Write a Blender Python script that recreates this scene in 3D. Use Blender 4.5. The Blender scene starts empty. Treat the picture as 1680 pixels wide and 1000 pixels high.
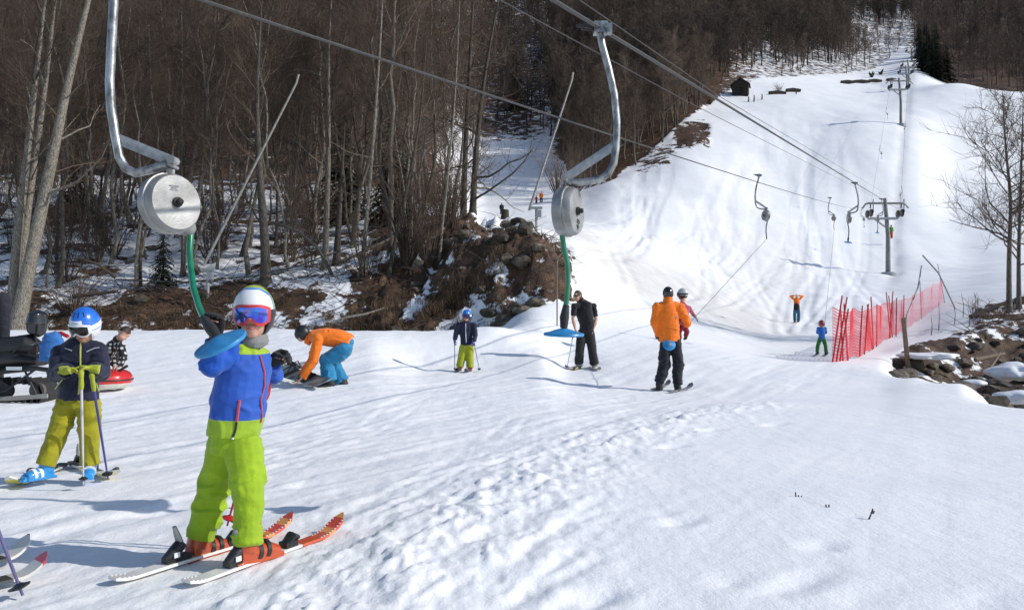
import bpy, bmesh, math, random
import numpy as np
from mathutils import Vector, Matrix, noise as mnoise

# ------------------------------------------------------------------ camera, sky, sun, exposure
SC = bpy.context.scene
COL = SC.collection
F, CX, HY, CH = 1300.0, 840.0, 525.0, 1.12      # focal length in photo pixels, principal column, horizon row, eye height
cam = bpy.data.cameras.new('camera')
camo = bpy.data.objects.new('camera', cam); COL.objects.link(camo)
camo.location = (0, 0, CH); camo.rotation_euler = (math.pi/2, 0, 0)
cam.sensor_width = 36; cam.lens = 36*F/1680; cam.shift_y = 25/1680
cam.clip_start = 0.05; cam.clip_end = 3000
SC.camera = camo

SUN_DIR = Vector((0.97, -0.15, 0.64)).normalized()
SUN_EL = math.asin(SUN_DIR.z); SUN_AZ = math.atan2(SUN_DIR.x, SUN_DIR.y)
w = bpy.data.worlds.new('World'); SC.world = w; w.use_nodes = True
nt = w.node_tree; nt.nodes.clear()
sky = nt.nodes.new('ShaderNodeTexSky'); sky.sky_type = 'NISHITA'; sky.sun_disc = False
sky.sun_elevation = SUN_EL; sky.sun_rotation = SUN_AZ; sky.altitude = 1400; sky.air_density = 1.0; sky.dust_density = 1.0
bg = nt.nodes.new('ShaderNodeBackground'); bg.inputs[1].default_value = 0.145
wo = nt.nodes.new('ShaderNodeOutputWorld')
nt.links.new(sky.outputs[0], bg.inputs[0]); nt.links.new(bg.outputs[0], wo.inputs[0])
sl = bpy.data.lights.new('sun', 'SUN'); sl.energy = 3.6; sl.angle = math.radians(0.5); sl.color = (1.0, 0.955, 0.89)
so = bpy.data.objects.new('sun', sl); COL.objects.link(so); so.location = (60, -30, 60)
so.rotation_euler = SUN_DIR.to_track_quat('Z', 'Y').to_euler()
SC.view_settings.view_transform = 'Standard'; SC.view_settings.look = 'None'
SC.view_settings.exposure = 0.0; SC.view_settings.gamma = 1.0
SC.render.engine = 'CYCLES'
SC.cycles.max_bounces = 5; SC.cycles.diffuse_bounces = 3; SC.cycles.transparent_max_bounces = 8

random.seed(7); RNG = np.random.default_rng(7)

# ------------------------------------------------------------------ helpers
def P(px, py, d):
    """the world point that lies d metres ahead behind photo pixel px, py"""
    return Vector(((px-CX)*d/F, d, CH+(HY-py)*d/F))

def tag(o, label=None, cat=None, group=None, kind=None):
    if label: o['label'] = label
    if cat: o['category'] = cat
    if group: o['group'] = group
    if kind: o['kind'] = kind
    return o

def empty(name, loc, label, cat, group=None):
    o = bpy.data.objects.new(name, None); COL.objects.link(o); o.location = loc
    o.empty_display_size = 0.1
    return tag(o, label, cat, group)

def mesh_np(name, V, Fq, smooth=False):
    """mesh from numpy vertices and a list of face arrays (n,3) / (n,4)"""
    me = bpy.data.meshes.new(name)
    V = np.asarray(V, dtype=np.float32)
    me.vertices.add(len(V)); me.vertices.foreach_set('co', V.ravel())
    arrs = [np.asarray(a, dtype=np.int32) for a in Fq if len(a)]
    loops = np.concatenate([a.ravel() for a in arrs])
    counts = np.concatenate([np.full(len(a), a.shape[1], dtype=np.int32) for a in arrs])
    starts = np.concatenate([[0], np.cumsum(counts)[:-1]]).astype(np.int32)
    me.loops.add(len(loops)); me.loops.foreach_set('vertex_index', loops)
    me.polygons.add(len(counts)); me.polygons.foreach_set('loop_start', starts); me.polygons.foreach_set('loop_total', counts)
    if smooth: me.polygons.foreach_set('use_smooth', np.ones(len(counts), dtype=bool))
    me.update(calc_edges=True); me.validate()
    return me

def put(name, me, m=None, parent=None, loc=None):
    o = bpy.data.objects.new(name, me); COL.objects.link(o)
    if m is not None and not me.materials:
        for x in (m if isinstance(m, (list, tuple)) else [m]): me.materials.append(x)
    if parent is not None: o.parent = parent
    if loc is not None: o.location = loc
    return o

class MB:
    """collects shapes that become ONE mesh object"""
    def __init__(s): s.v = []; s.f = []; s.mi = []; s.cur = 0
    def add(s, V, Fs):
        b = len(s.v); s.v += [tuple(p) for p in V]
        for f in Fs: s.f.append(tuple(i+b for i in f)); s.mi.append(s.cur)
    def box(s, c, sz, rot=None):
        c = Vector(c); R = rot or Matrix.Identity(3)
        V = [c + R @ Vector((x*sz[0]/2, y*sz[1]/2, z*sz[2]/2)) for x in (-1, 1) for y in (-1, 1) for z in (-1, 1)]
        s.add(V, [(0,1,3,2),(4,6,7,5),(0,4,5,1),(2,3,7,6),(0,2,6,4),(1,5,7,3)])
    def tube(s, pts, r, n=8, side=None, cap=True):
        """r: a radius, a list of radii or a list of (half width along side, half depth)"""
        pts = [Vector(p) for p in pts]; k = len(pts)
        if not isinstance(r, (list, tuple)): r = [r]*k
        V = []; prev = None
        for i, p in enumerate(pts):
            t = (pts[min(i+1, k-1)] - pts[max(i-1, 0)])
            t = t.normalized() if t.length > 1e-9 else Vector((0, 0, 1))
            a = Vector(side) if side is not None else (prev if prev is not None else (Vector((1, 0, 0)) if abs(t.x) < 0.8 else Vector((0, 1, 0))))
            a = a - t*a.dot(t)
            if a.length < 1e-6: a = t.orthogonal()
            a.normalize(); b = t.cross(a); prev = a
            ra, rb = r[i] if isinstance(r[i], (list, tuple)) else (r[i], r[i])
            for j in range(n):
                q = 2*math.pi*j/n
                V.append(p + a*(ra*math.cos(q)) + b*(rb*math.sin(q)))
        Fs = [(i*n+j, i*n+(j+1) % n, (i+1)*n+(j+1) % n, (i+1)*n+j) for i in range(k-1) for j in range(n)]
        if cap: Fs += [tuple(range(n-1, -1, -1)), tuple((k-1)*n+j for j in range(n))]
        s.add(V, Fs)
    def ball(s, c, rad, R=None, nu=14, nv=9):
        c = Vector(c); R = R or Matrix.Identity(3)
        if not isinstance(rad, (list, tuple)): rad = (rad,)*3
        V = [c + R @ Vector((0, 0, rad[2]))]
        for i in range(1, nv):
            th = math.pi*i/nv
            for j in range(nu):
                ph = 2*math.pi*j/nu
                V.append(c + R @ Vector((rad[0]*math.sin(th)*math.cos(ph), rad[1]*math.sin(th)*math.sin(ph), rad[2]*math.cos(th))))
        V.append(c + R @ Vector((0, 0, -rad[2])))
        Fs = [(0, 1+j, 1+(j+1) % nu) for j in range(nu)]
        for i in range(nv-2):
            for j in range(nu):
                a = 1+i*nu+j; b = 1+i*nu+(j+1) % nu
                Fs.append((a, a+nu, b+nu, b))
        L = len(V)-1; b0 = 1+(nv-2)*nu
        Fs += [(L, b0+(j+1) % nu, b0+j) for j in range(nu)]
        s.add(V, Fs)
    def lathe(s, c, prof, axis=(0, 0, 1), n=32, squash=None):
        """prof: (radius, height along the axis)"""
        c = Vector(c); ax = Vector(axis).normalized(); a = ax.orthogonal().normalized(); b = ax.cross(a)
        V = []
        for r, h in prof:
            for j in range(n):
                q = 2*math.pi*j/n
                V.append(c + ax*h + a*(r*math.cos(q)) + b*(r*math.sin(q)))
        k = len(prof)
        Fs = [(i*n+j, i*n+(j+1) % n, (i+1)*n+(j+1) % n, (i+1)*n+j) for i in range(k-1) for j in range(n)]
        Fs += [tuple(range(n-1, -1, -1)), tuple((k-1)*n+j for j in range(n))]
        s.add(V, Fs)
    def mesh(s, name, smooth=True):
        me = bpy.data.meshes.new(name); me.from_pydata(s.v, [], s.f)
        me.polygons.foreach_set('material_index', s.mi)
        if smooth: me.polygons.foreach_set('use_smooth', [True]*len(s.f))
        me.update()
        bm = bmesh.new(); bm.from_mesh(me); bmesh.ops.recalc_face_normals(bm, faces=bm.faces); bm.to_mesh(me); bm.free()
        if smooth:
            try: me.set_sharp_from_angle(angle=math.radians(42))
            except Exception: pass
        return me
    def build(s, name, m, parent=None, loc=None, smooth=True):
        return put(name, s.mesh(name, smooth), m, parent, loc)
    def solid(s, name, vox=0.008, it=6, wrinkle=0.0, wf=14.0, fac=0.5, seed=0):
        """the union of everything collected, grown into one continuous smooth surface"""
        me0 = s.mesh('tmp'); o = bpy.data.objects.new('tmp', me0); COL.objects.link(o)
        r = o.modifiers.new('r', 'REMESH'); r.mode = 'VOXEL'; r.voxel_size = vox
        if it: q = o.modifiers.new('s', 'SMOOTH'); q.factor = fac; q.iterations = it
        dg = bpy.context.evaluated_depsgraph_get(); dg.update()
        me = bpy.data.meshes.new_from_object(o.evaluated_get(dg)); me.name = name
        bpy.data.objects.remove(o); bpy.data.meshes.remove(me0)
        n = len(me.vertices)
        if wrinkle and n:
            co = np.empty(n*3, np.float32); me.vertices.foreach_get('co', co); co = co.reshape(-1, 3)
            no = np.empty(n*3, np.float32); me.vertices.foreach_get('normal', no); no = no.reshape(-1, 3)
            d = np.empty(n, np.float32); off = Vector((seed*3.7, seed*1.9, seed*5.1))
            for i in range(n):
                p = Vector(co[i].tolist())
                q = Vector((p.x*wf*.45 + p.z*wf*.25, p.y*wf*.45, p.z*wf*.85 - p.x*wf*.2)) + off
                q += Vector((mnoise.noise(q*0.6), mnoise.noise(q*0.6+Vector((9, 0, 0))), mnoise.noise(q*0.5+Vector((0, 7, 0)))))*0.9
                a = mnoise.noise(q); b = mnoise.noise(q*0.5+Vector((3, 3, 3))); c = mnoise.noise(q*2.6)
                d[i] = max(0.0, 1-3.2*abs(a))*0.75*max(0.0, .55+b) + 0.5*b + 0.10*c - 0.25
            co = co + no*(d[:, None]*wrinkle)
            me.vertices.foreach_set('co', co.astype(np.float32).ravel())
        me.polygons.foreach_set('use_smooth', [True]*len(me.polygons)); me.update()
        return me

# ------------------------------------------------------------------ materials
def new_mat(name):
    m = bpy.data.materials.new(name); m.use_nodes = True
    return m, m.node_tree.nodes, m.node_tree.links, m.node_tree.nodes['Principled BSDF']

def ramp(N, stops, interp='LINEAR'):
    r = N.new('ShaderNodeValToRGB'); r.color_ramp.interpolation = interp
    e = r.color_ramp.elements
    while len(e) < len(stops): e.new(0.5)
    for i, (p, c) in enumerate(stops):
        e[i].position = p; e[i].color = (c[0], c[1], c[2], 1) if hasattr(c, '__len__') else (c, c, c, 1)
    return r

def mat(name, col, rough=0.7, metal=0.0, var=0.18, scale=9.0, bump=0.0, bscale=60.0, spec=0.5, stretch=(1, 1, 1), col2=None, coat=0.0, sheen=0.0, rnd=0.0):
    m, N, L, B = new_mat(name)
    tc = N.new('ShaderNodeTexCoord'); mp = N.new('ShaderNodeMapping'); mp.inputs['Scale'].default_value = stretch
    L.new(tc.outputs['Object'], mp.inputs[0])
    nz = N.new('ShaderNodeTexNoise'); nz.inputs['Scale'].default_value = scale; nz.inputs['Detail'].default_value = 5
    L.new(mp.outputs[0], nz.inputs['Vector'])
    lo = tuple(c*(1-var) for c in col); hi = col2 if col2 else tuple(min(1, c*(1+var)) for c in col)
    r = ramp(N, [(0.3, lo), (0.7, hi)]); L.new(nz.outputs['Fac'], r.inputs[0])
    out = r.outputs[0]
    if rnd:
        oi = N.new('ShaderNodeObjectInfo'); hs = N.new('ShaderNodeHueSaturation')
        mr = N.new('ShaderNodeMapRange'); mr.inputs['To Min'].default_value = 1-rnd; mr.inputs['To Max'].default_value = 1+rnd
        L.new(oi.outputs['Random'], mr.inputs['Value']); L.new(mr.outputs[0], hs.inputs['Value']); L.new(out, hs.inputs['Color']); out = hs.outputs[0]
    L.new(out, B.inputs['Base Color'])
    B.inputs['Roughness'].default_value = rough; B.inputs['Metallic'].default_value = metal
    B.inputs['Specular IOR Level'].default_value = spec
    if coat: B.inputs['Coat Weight'].default_value = coat; B.inputs['Coat Roughness'].default_value = 0.08
    if sheen: B.inputs['Sheen Weight'].default_value = sheen
    if bump:
        n2 = N.new('ShaderNodeTexNoise'); n2.inputs['Scale'].default_value = bscale; n2.inputs['Detail'].default_value = 4
        L.new(mp.outputs[0], n2.inputs['Vector'])
        b = N.new('ShaderNodeBump'); b.inputs['Strength'].default_value = bump; b.inputs['Distance'].default_value = 0.01
        L.new(n2.outputs['Fac'], b.inputs['Height']); L.new(b.outputs[0], B.inputs['Normal'])
    return m

def banded(name, axis, stops, rough=0.6, span=(0, 1), wobble=0.0, bump=0.25, bscale=45, coat=0, sheen=0.0):
    """cloth or plastic made of differently coloured pieces that meet along one object axis"""
    m, N, L, B = new_mat(name)
    tc = N.new('ShaderNodeTexCoord'); dp = N.new('ShaderNodeVectorMath'); dp.operation = 'DOT_PRODUCT'
    dp.inputs[1].default_value = axis; L.new(tc.outputs['Object'], dp.inputs[0])
    mr = N.new('ShaderNodeMapRange'); mr.inputs['From Min'].default_value = span[0]; mr.inputs['From Max'].default_value = span[1]
    L.new(dp.outputs['Value'], mr.inputs['Value'])
    r = ramp(N, stops, 'CONSTANT'); L.new(mr.outputs[0], r.inputs[0])
    nz = N.new('ShaderNodeTexNoise'); nz.inputs['Scale'].default_value = 7; nz.inputs['Detail'].default_value = 4; L.new(tc.outputs['Object'], nz.inputs['Vector'])
    hs = N.new('ShaderNodeHueSaturation'); m2 = N.new('ShaderNodeMapRange'); m2.inputs['To Min'].default_value = 0.82; m2.inputs['To Max'].default_value = 1.16
    L.new(nz.outputs['Fac'], m2.inputs['Value']); L.new(m2.outputs[0], hs.inputs['Value']); L.new(r.outputs[0], hs.inputs['Color'])
    L.new(hs.outputs[0], B.inputs['Base Color']); B.inputs['Roughness'].default_value = rough
    if coat: B.inputs['Coat Weight'].default_value = coat
    if sheen: B.inputs['Sheen Weight'].default_value = sheen
    if bump:
        n2 = N.new('ShaderNodeTexNoise'); n2.inputs['Scale'].default_value = bscale; L.new(tc.outputs['Object'], n2.inputs['Vector'])
        b = N.new('ShaderNodeBump'); b.inputs['Strength'].default_value = bump; b.inputs['Distance'].default_value = 0.006
        L.new(n2.outputs['Fac'], b.inputs['Height']); L.new(b.outputs[0], B.inputs['Normal'])
    return m

def cloth(name, c, rough=0.75, bump=0.35, var=0.15): return mat(name, c, rough, var=var, scale=8, bump=bump*1.7, bscale=24, spec=0.3, sheen=0.15)

M = {}
M['steel'] = mat('galvanised_steel', (0.32, 0.325, 0.33), 0.42, 0.8, var=0.55, scale=34, bump=0.15, bscale=90, stretch=(1, 1, .5))
M['grey_paint'] = mat('worn_grey_paint', (0.30, 0.32, 0.34), 0.5, 0.35, var=0.25, scale=30, bump=0.1)
M['alu'] = mat('cast_aluminium', (0.33, 0.33, 0.325), 0.46, 0.5, var=0.30, scale=11, bump=0.12, bscale=120)
M['black'] = mat('black_plastic', (0.018, 0.018, 0.02), 0.42, var=0.3, bump=0.1)
M['black_cloth'] = cloth('black_cloth', (0.016, 0.016, 0.018), 0.85)
M['rubber'] = mat('dark_rubber', (0.022, 0.022, 0.023), 0.7, bump=0.3, bscale=40)
M['green_rod'] = mat('green_tube', (0.004, 0.17, 0.085), 0.3, var=0.25, scale=20, coat=0.4)
M['blue_disc'] = mat('blue_plastic', (0.03, 0.24, 0.52), 0.38, var=0.2, scale=18, bump=0.12, bscale=50)
M['rope'] = mat('steel_rope', (0.06, 0.06, 0.062), 0.6, 0.2, var=0.3, scale=40)
M['skin'] = mat('skin', (0.56, 0.31, 0.22), 0.5, var=0.12, scale=16, bump=0.08, bscale=150)
M['lips'] = mat('lips', (0.45, 0.14, 0.12), 0.45)
M['hair'] = mat('brown_hair', (0.035, 0.022, 0.015), 0.6, bump=0.6, bscale=120, stretch=(1, 1, .15))
M['eye'] = mat('eye', (0.03, 0.02, 0.015), 0.15)
M['white_plastic'] = mat('white_plastic', (0.75, 0.76, 0.78), 0.3, var=0.06, coat=0.3)
M['lens_blue'] = None
M['dark_wood'] = mat('weathered_dark_wood', (0.03, 0.022, 0.017), 0.85, var=0.4, scale=20, stretch=(1, 1, .1), bump=0.5)
M['wood'] = mat('weathered_wood', (0.20, 0.155, 0.11), 0.85, var=0.4, scale=14, stretch=(4, 4, .5), bump=0.6, bscale=30)
M['red_pole'] = mat('red_plastic_pole', (0.50, 0.012, 0.02), 0.4, var=0.2)
M['red_net'] = mat('red_net', (0.60, 0.010, 0.02), 0.6)
M['grey_pipe'] = mat('dull_grey_pipe', (0.33, 0.32, 0.30), 0.55, 0.4, var=0.25)
M['bark'] = mat('grey_bark', (0.065, 0.053, 0.042), 0.9, var=0.45, scale=5, stretch=(6, 6, 1.2), bump=0.8, bscale=12, rnd=0.5, col2=(0.19, 0.165, 0.135))
M['bark_pale'] = mat('pale_lichen_bark', (0.13, 0.112, 0.088), 0.9, var=0.5, scale=7, stretch=(4, 4, 1.6), bump=0.8, bscale=16, col2=(0.33, 0.30, 0.25))
M['twig'] = mat('brown_twigs', (0.080, 0.054, 0.039), 0.9, var=0.3, scale=0.7, rnd=0.35, col2=(0.145, 0.101, 0.073))
M['twig_far'] = mat('far_brown_twigs', (0.046, 0.035, 0.028), 0.95, var=0.5, scale=0.03, col2=(0.125, 0.090, 0.068))
M['needles'] = mat('spruce_needles', (0.008, 0.014, 0.008), 0.8, var=0.4, scale=2.5, col2=(0.022, 0.032, 0.016), rnd=0.3)
M['rock'] = mat('creek_rock', (0.055, 0.045, 0.034), 0.85, var=0.45, scale=3.5, bump=1.0, bscale=9, col2=(0.165, 0.135, 0.10), rnd=0.55)
M['dry_grass'] = mat('dry_grass', (0.09, 0.056, 0.032), 0.9, var=0.4, scale=1.6, col2=(0.25, 0.165, 0.09))
M['white_paint'] = mat('white_ski_top', (0.72, 0.71, 0.69), 0.35, var=0.1)
M['dirty_snow'] = mat('settled_snow', (0.80, 0.81, 0.83), 0.7, var=0.06, bump=0.4, bscale=20)

# goggle glass: mirrored blue to violet coating
def lens_mat():
    m, N, L, B = new_mat('mirrored_goggle_lens')
    tc = N.new('ShaderNodeTexCoord'); mp = N.new('ShaderNodeMapping'); mp.inputs['Scale'].default_value = (14, 14, 6)
    L.new(tc.outputs['Object'], mp.inputs[0])
    nz = N.new('ShaderNodeTexNoise'); nz.inputs['Scale'].default_value = 1.4; L.new(mp.outputs[0], nz.inputs['Vector'])
    r = ramp(N, [(0.35, (0.10, 0.05, 0.55)), (0.52, (0.05, 0.22, 0.75)), (0.68, (0.35, 0.18, 0.6))]); L.new(nz.outputs['Fac'], r.inputs[0])
    L.new(r.outputs[0], B.inputs['Base Color']); B.inputs['Metallic'].default_value = 0.75; B.inputs['Roughness'].default_value = 0.1
    return m
M['lens_blue'] = lens_mat()
M['lens_dark'] = mat('dark_goggle_lens', (0.02, 0.016, 0.016), 0.12, 0.2)

# ------------------------------------------------------------------ numpy noise
def _h(ix, iy, s):
    n = (ix.astype(np.int64)*374761393 + iy.astype(np.int64)*668265263 + s*1274126177) & 0xffffffff
    n = ((n ^ (n >> 13))*1103515245) & 0xffffffff
    n = ((n ^ (n >> 16))*2246822519) & 0xffffffff
    return ((n ^ (n >> 15)) & 0xffff)/65535.0
def vnoise(x, y, s=0):
    ix = np.floor(x); iy = np.floor(y); fx = x-ix; fy = y-iy
    fx = fx*fx*fx*(fx*(fx*6-15)+10); fy = fy*fy*fy*(fy*(fy*6-15)+10)
    ix = ix.astype(np.int64); iy = iy.astype(np.int64)
    a = _h(ix, iy, s); b = _h(ix+1, iy, s); c = _h(ix, iy+1, s); d = _h(ix+1, iy+1, s)
    return (a*(1-fx)+b*fx)*(1-fy) + (c*(1-fx)+d*fx)*fy - 0.5
def fbm(x, y, s=0, o=4, g=0.5):
    t = 0; a = 1.0
    for i in range(o):
        t = t + a*vnoise(x*(2**i)+i*17.3, y*(2**i)-i*9.1, s+i); a *= g
    return t
def sstep(a, b, x):
    t = np.clip((x-a)/(b-a), 0, 1); return t*t*(3-2*t)

def pchip(x, y, xq):
    x = np.asarray(x, float); y = np.asarray(y, float); xq = np.asarray(xq, float)
    h = np.diff(x); sh = (-1,)+(1,)*(y.ndim-1); hh = h.reshape(sh)
    dl = np.diff(y, axis=0)/hh
    d = np.zeros_like(y)
    w1 = 2*hh[1:]+hh[:-1]; w2 = hh[1:]+2*hh[:-1]
    with np.errstate(divide='ignore', invalid='ignore'):
        m = (w1+w2)/(w1/dl[:-1]+w2/dl[1:])
    m = np.where(dl[:-1]*dl[1:] > 0, m, 0.0)
    d[1:-1] = m; d[0] = dl[0]; d[-1] = dl[-1]
    xq = np.clip(xq, x[0], x[-1]); i = np.clip(np.searchsorted(x, xq)-1, 0, len(x)-2)
    sq = (-1,)+(1,)*(y.ndim-1)
    t = ((xq-x[i])/h[i]).reshape(sq); H = h[i].reshape(sq)
    return (2*t**3-3*t**2+1)*y[i] + (t**3-2*t**2+t)*H*d[i] + (-2*t**3+3*t**2)*y[i+1] + (t**3-t**2)*H*d[i+1]

# ------------------------------------------------------------------ terrain: valley floor, two pistes, wooded mountainside, two stream gullies
def zz(d, py): return CH+(HY-py)*d/F
COLS = {   # bearing -> (distance, height); heights surveyed against rows of the photograph
 -500: [(8,0),(14,.2),(22,.75),(23.5,.5),(25,-.3),(27,-.2),(28.5,.9),(30,zz(30,495)),(36,zz(36,450)),(45,zz(45,400)),(60,zz(60,335)),(90,zz(90,230)),(140,zz(140,110)),(220,zz(220,-20)),(350,zz(350,-140)),(650,zz(650,-160))],
 0: [(8,0),(14,.2),(21,zz(21,541)),(23,.5),(25,-.3),(27,-.1),(28.5,zz(28.5,541)),(30,zz(30,505)),(36,zz(36,455)),(45,zz(45,400)),(60,zz(60,330)),(90,zz(90,230)),(140,zz(140,110)),(220,zz(220,-20)),(350,zz(350,-140)),(650,zz(650,-160))],
 250: [(8,0),(14,.22),(21,zz(21,542)),(23,.5),(25,-.3),(27,-.1),(28.5,zz(28.5,538)),(30,zz(30,500)),(34,zz(34,462)),(40,zz(40,425)),(47,zz(47,385)),(60,zz(60,335)),(90,zz(90,235)),(140,zz(140,115)),(220,zz(220,-15)),(350,zz(350,-130)),(650,zz(650,-160))],
 450: [(8,0),(14,.22),(21,zz(21,541)),(23,.5),(25,-.3),(26.5,.1),(28,zz(28,530)),(30,zz(30,478)),(34,zz(34,445)),(40,zz(40,408)),(47,zz(47,380)),(60,zz(60,345)),(90,zz(90,240)),(140,zz(140,120)),(220,zz(220,-5)),(350,zz(350,-120)),(650,zz(650,-160))],
 600: [(8,0),(14,.22),(20,zz(20,546)),(22,.5),(24,-.3),(26,.2),(27.5,zz(27.5,530)),(29,zz(29,480)),(32,zz(32,440)),(38,zz(38,395)),(47,zz(47,368)),(60,zz(60,335)),(90,zz(90,255)),(140,zz(140,130)),(220,zz(220,10)),(350,zz(350,-110)),(650,zz(650,-160))],
 700: [(8,0),(13,.05),(16,.10),(20,zz(20,546)),(22,.5),(24,-.2),(25.5,.2),(26.5,zz(26.5,532)),(28,zz(28,485)),(30,zz(30,432)),(33,zz(33,388)),(40,zz(40,372)),(60,zz(60,350)),(80,zz(80,320)),(110,zz(110,270)),(150,zz(150,190)),(220,zz(220,60)),(350,zz(350,-90)),(650,zz(650,-160))],
 800: [(8,0),(13,.03),(16,.09),(18,.4),(20,zz(20,538)),(22,.7),(24,.45),(25.5,zz(25.5,528)),(26.5,zz(26.5,490)),(28.5,zz(28.5,425)),(31.5,zz(31.5,378)),(36,zz(36,366)),(45,zz(45,372)),(60,zz(60,371)),(80,zz(80,367)),(103,zz(103,355)),(130,zz(130,310)),(170,zz(170,240)),(220,zz(220,160)),(350,zz(350,-20)),(650,zz(650,-160))],
 880: [(8,0),(14,.05),(18,zz(18,582)),(22,zz(22,527)),(24,zz(24,511)),(25.5,zz(25.5,492)),(27.5,zz(27.5,435)),(30.5,zz(30.5,383)),(34,zz(34,374)),(45,zz(45,377)),(60,zz(60,374)),(80,zz(80,367)),(114,zz(114,335)),(170,zz(170,240)),(220,zz(220,150)),(350,zz(350,-10)),(650,zz(650,-160))],
 940: [(8,0),(14,-.05),(17.5,0.01),(22,zz(22,548)),(26,zz(26,498)),(30,zz(30,450)),(36,zz(36,410)),(50,zz(50,383)),(80,zz(80,365)),(110,zz(110,335)),(140,zz(140,285)),(170,zz(170,228)),(220,zz(220,140)),(350,zz(350,-5)),(650,zz(650,-160))],
 1010: [(8,0),(14,-.1),(20,zz(20,578)),(30,zz(30,495)),(45,zz(45,430)),(60,zz(60,398)),(80,zz(80,366)),(100,zz(100,331)),(130,zz(130,276)),(170,zz(170,206)),(220,zz(220,110)),(350,zz(350,-5)),(650,zz(650,-160))],
 1140: [(8,0),(14,-.13),(20,zz(20,582)),(31,zz(31,540)),(50,zz(50,480)),(70,zz(70,427)),(90,zz(90,374)),(110,zz(110,308)),(130,zz(130,243)),(150,zz(150,200)),(172,zz(172,172)),(220,zz(220,110)),(350,zz(350,-5)),(650,zz(650,-160))],
 1300: [(8,0),(14,-.13),(20,zz(20,597)),(25.5,zz(25.5,582)),(31,zz(31,564)),(40,zz(40,546)),(50,zz(50,530)),(85,zz(85,432)),(110,zz(110,338)),(146,zz(146,212)),(180,zz(180,162)),(210,zz(210,138)),(260,zz(260,104)),(350,zz(350,30)),(650,zz(650,-160))],
 1440: [(8,0),(14,-.12),(18,zz(18,608)),(22,zz(22,600)),(26,zz(26,580)),(31,zz(31,560)),(40,zz(40,540)),(50,zz(50,522)),(85,zz(85,448)),(100,zz(100,392)),(146,zz(146,200)),(180,zz(180,168)),(231,zz(231,138)),(300,zz(300,100)),(350,zz(350,68)),(450,zz(450,10)),(650,zz(650,-160))],
 1500: [(8,0),(13,-.06),(16.0,-.02),(18.5,-.55),(22,-.75),(24.5,-.5),(27,zz(27,566)),(31,zz(31,556)),(40,zz(40,532)),(50,zz(50,512)),(85,zz(85,446)),(100,zz(100,390)),(146,zz(146,204)),(180,zz(180,162)),(231,zz(231,130)),(300,zz(300,95)),(350,zz(350,70)),(450,zz(450,10)),(650,zz(650,-160))],
 1570: [(8,0),(13,-.04),(14.6,-.02),(17,-.7),(22,-.95),(25.5,-.75),(28,zz(28,562)),(31,zz(31,540)),(40,zz(40,512)),(50,zz(50,494)),(85,zz(85,442)),(110,zz(110,356)),(146,zz(146,220)),(180,zz(180,155)),(200,zz(200,135)),(225,zz(225,146)),(300,zz(300,115)),(350,zz(350,70)),(450,zz(450,0)),(650,zz(650,-160))],
 1680: [(8,-.01),(10.2,-.02),(11.6,-.15),(13.5,-.7),(19,-1.05),(24,-1.0),(27,-.5),(29,zz(29,550)),(31,zz(31,524)),(36,zz(36,500)),(50,zz(50,474)),(85,zz(85,424)),(120,zz(120,316)),(160,zz(160,192)),(185,zz(185,152)),(210,zz(210,166)),(300,zz(300,115)),(350,zz(350,70)),(450,zz(450,0)),(650,zz(650,-160))],
 2200: [(7,-.02),(8.5,-.1),(10,-.6),(19,-1.1),(24,-1.0),(27,-.4),(29,zz(29,540)),(31,zz(31,515)),(36,zz(36,490)),(50,zz(50,464)),(85,zz(85,416)),(120,zz(120,312)),(160,zz(160,190)),(185,zz(185,158)),(210,zz(210,160)),(300,zz(300,105)),(350,zz(350,60)),(450,zz(450,-10)),(650,zz(650,-160))],
}
ND, NU = 900, 600
DR = np.concatenate([[-40, -15, -5, -1], np.geomspace(0.6, 640, ND)])
UG = np.linspace(-1.08, 1.08, NU)
PXG = UG*F+CX
cpx = sorted(COLS)
dpos = np.log(np.clip(DR, 1, None))
tab = np.stack([pchip(np.log([1, 4]+[q[0] for q in COLS[c]]), np.array([0.0, 0.0]+[q[1] for q in COLS[c]]), dpos) for c in cpx])   # (ncol, nrow)
ZB = pchip(np.array(cpx, float), tab, np.clip(PXG, cpx[0], cpx[-1])).T                                                              # (nrow, NU)
SW = np.maximum(DR, 4.0)
GX = UG[None, :]*SW[:, None]; GY = np.repeat(DR[:, None], NU, 1)
PXM = np.repeat(PXG[None, :], len(DR), 0); DM = GY

def box_mask(p0, p1, d0, d1, sp=25, sd=0.08):
    ld = np.log(np.clip(DM, .5, None))
    return sstep(p0-sp, p0+sp, PXM)*(1-sstep(p1-sp, p1+sp, PXM))*sstep(math.log(d0)-sd, math.log(d0)+sd, ld)*(1-sstep(math.log(d1)-sd, math.log(d1)+sd, ld))
def line_d(pts):
    """distance limit as a function of the bearing"""
    return np.interp(PXM, [p[0] for p in pts], [p[1] for p in pts])

# leaf litter / bare earth (0 = snow, 1 = bare); snow grime
lit = np.zeros_like(ZB)
bank_front = line_d([(-600, 27), (0, 27), (450, 26.6), (600, 26.2), (700, 25.2), (800, 24.9), (880, 25.0), (925, 26.2), (950, 27.5)])
left_of = 1-sstep(930, 952, PXM)
lit = np.maximum(lit, 0.72*sstep(-0.3, 0.3, DM-bank_front)*(1-sstep(31.5, 34, DM))*left_of)
mound = sstep(560, 640, PXM)*left_of*sstep(-0.2, 0.2, DM-bank_front)*(1-sstep(33, 40, DM+0.03*(760-PXM)*0))
lit = np.maximum(lit, 0.76*mound)
lit = np.maximum(lit, 0.50*box_mask(-700, 640, 33, 48, 30))
lit = np.maximum(lit, 0.50*box_mask(-700, 700, 46, 62, 40))
lit = np.maximum(lit, 0.80*box_mask(600, 800, 33, 52, 25, .05))
lit = np.maximum(lit, 0.90*sstep(58, 80, DM)*(1-sstep(690, 770, PXM+0*DM)))
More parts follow.
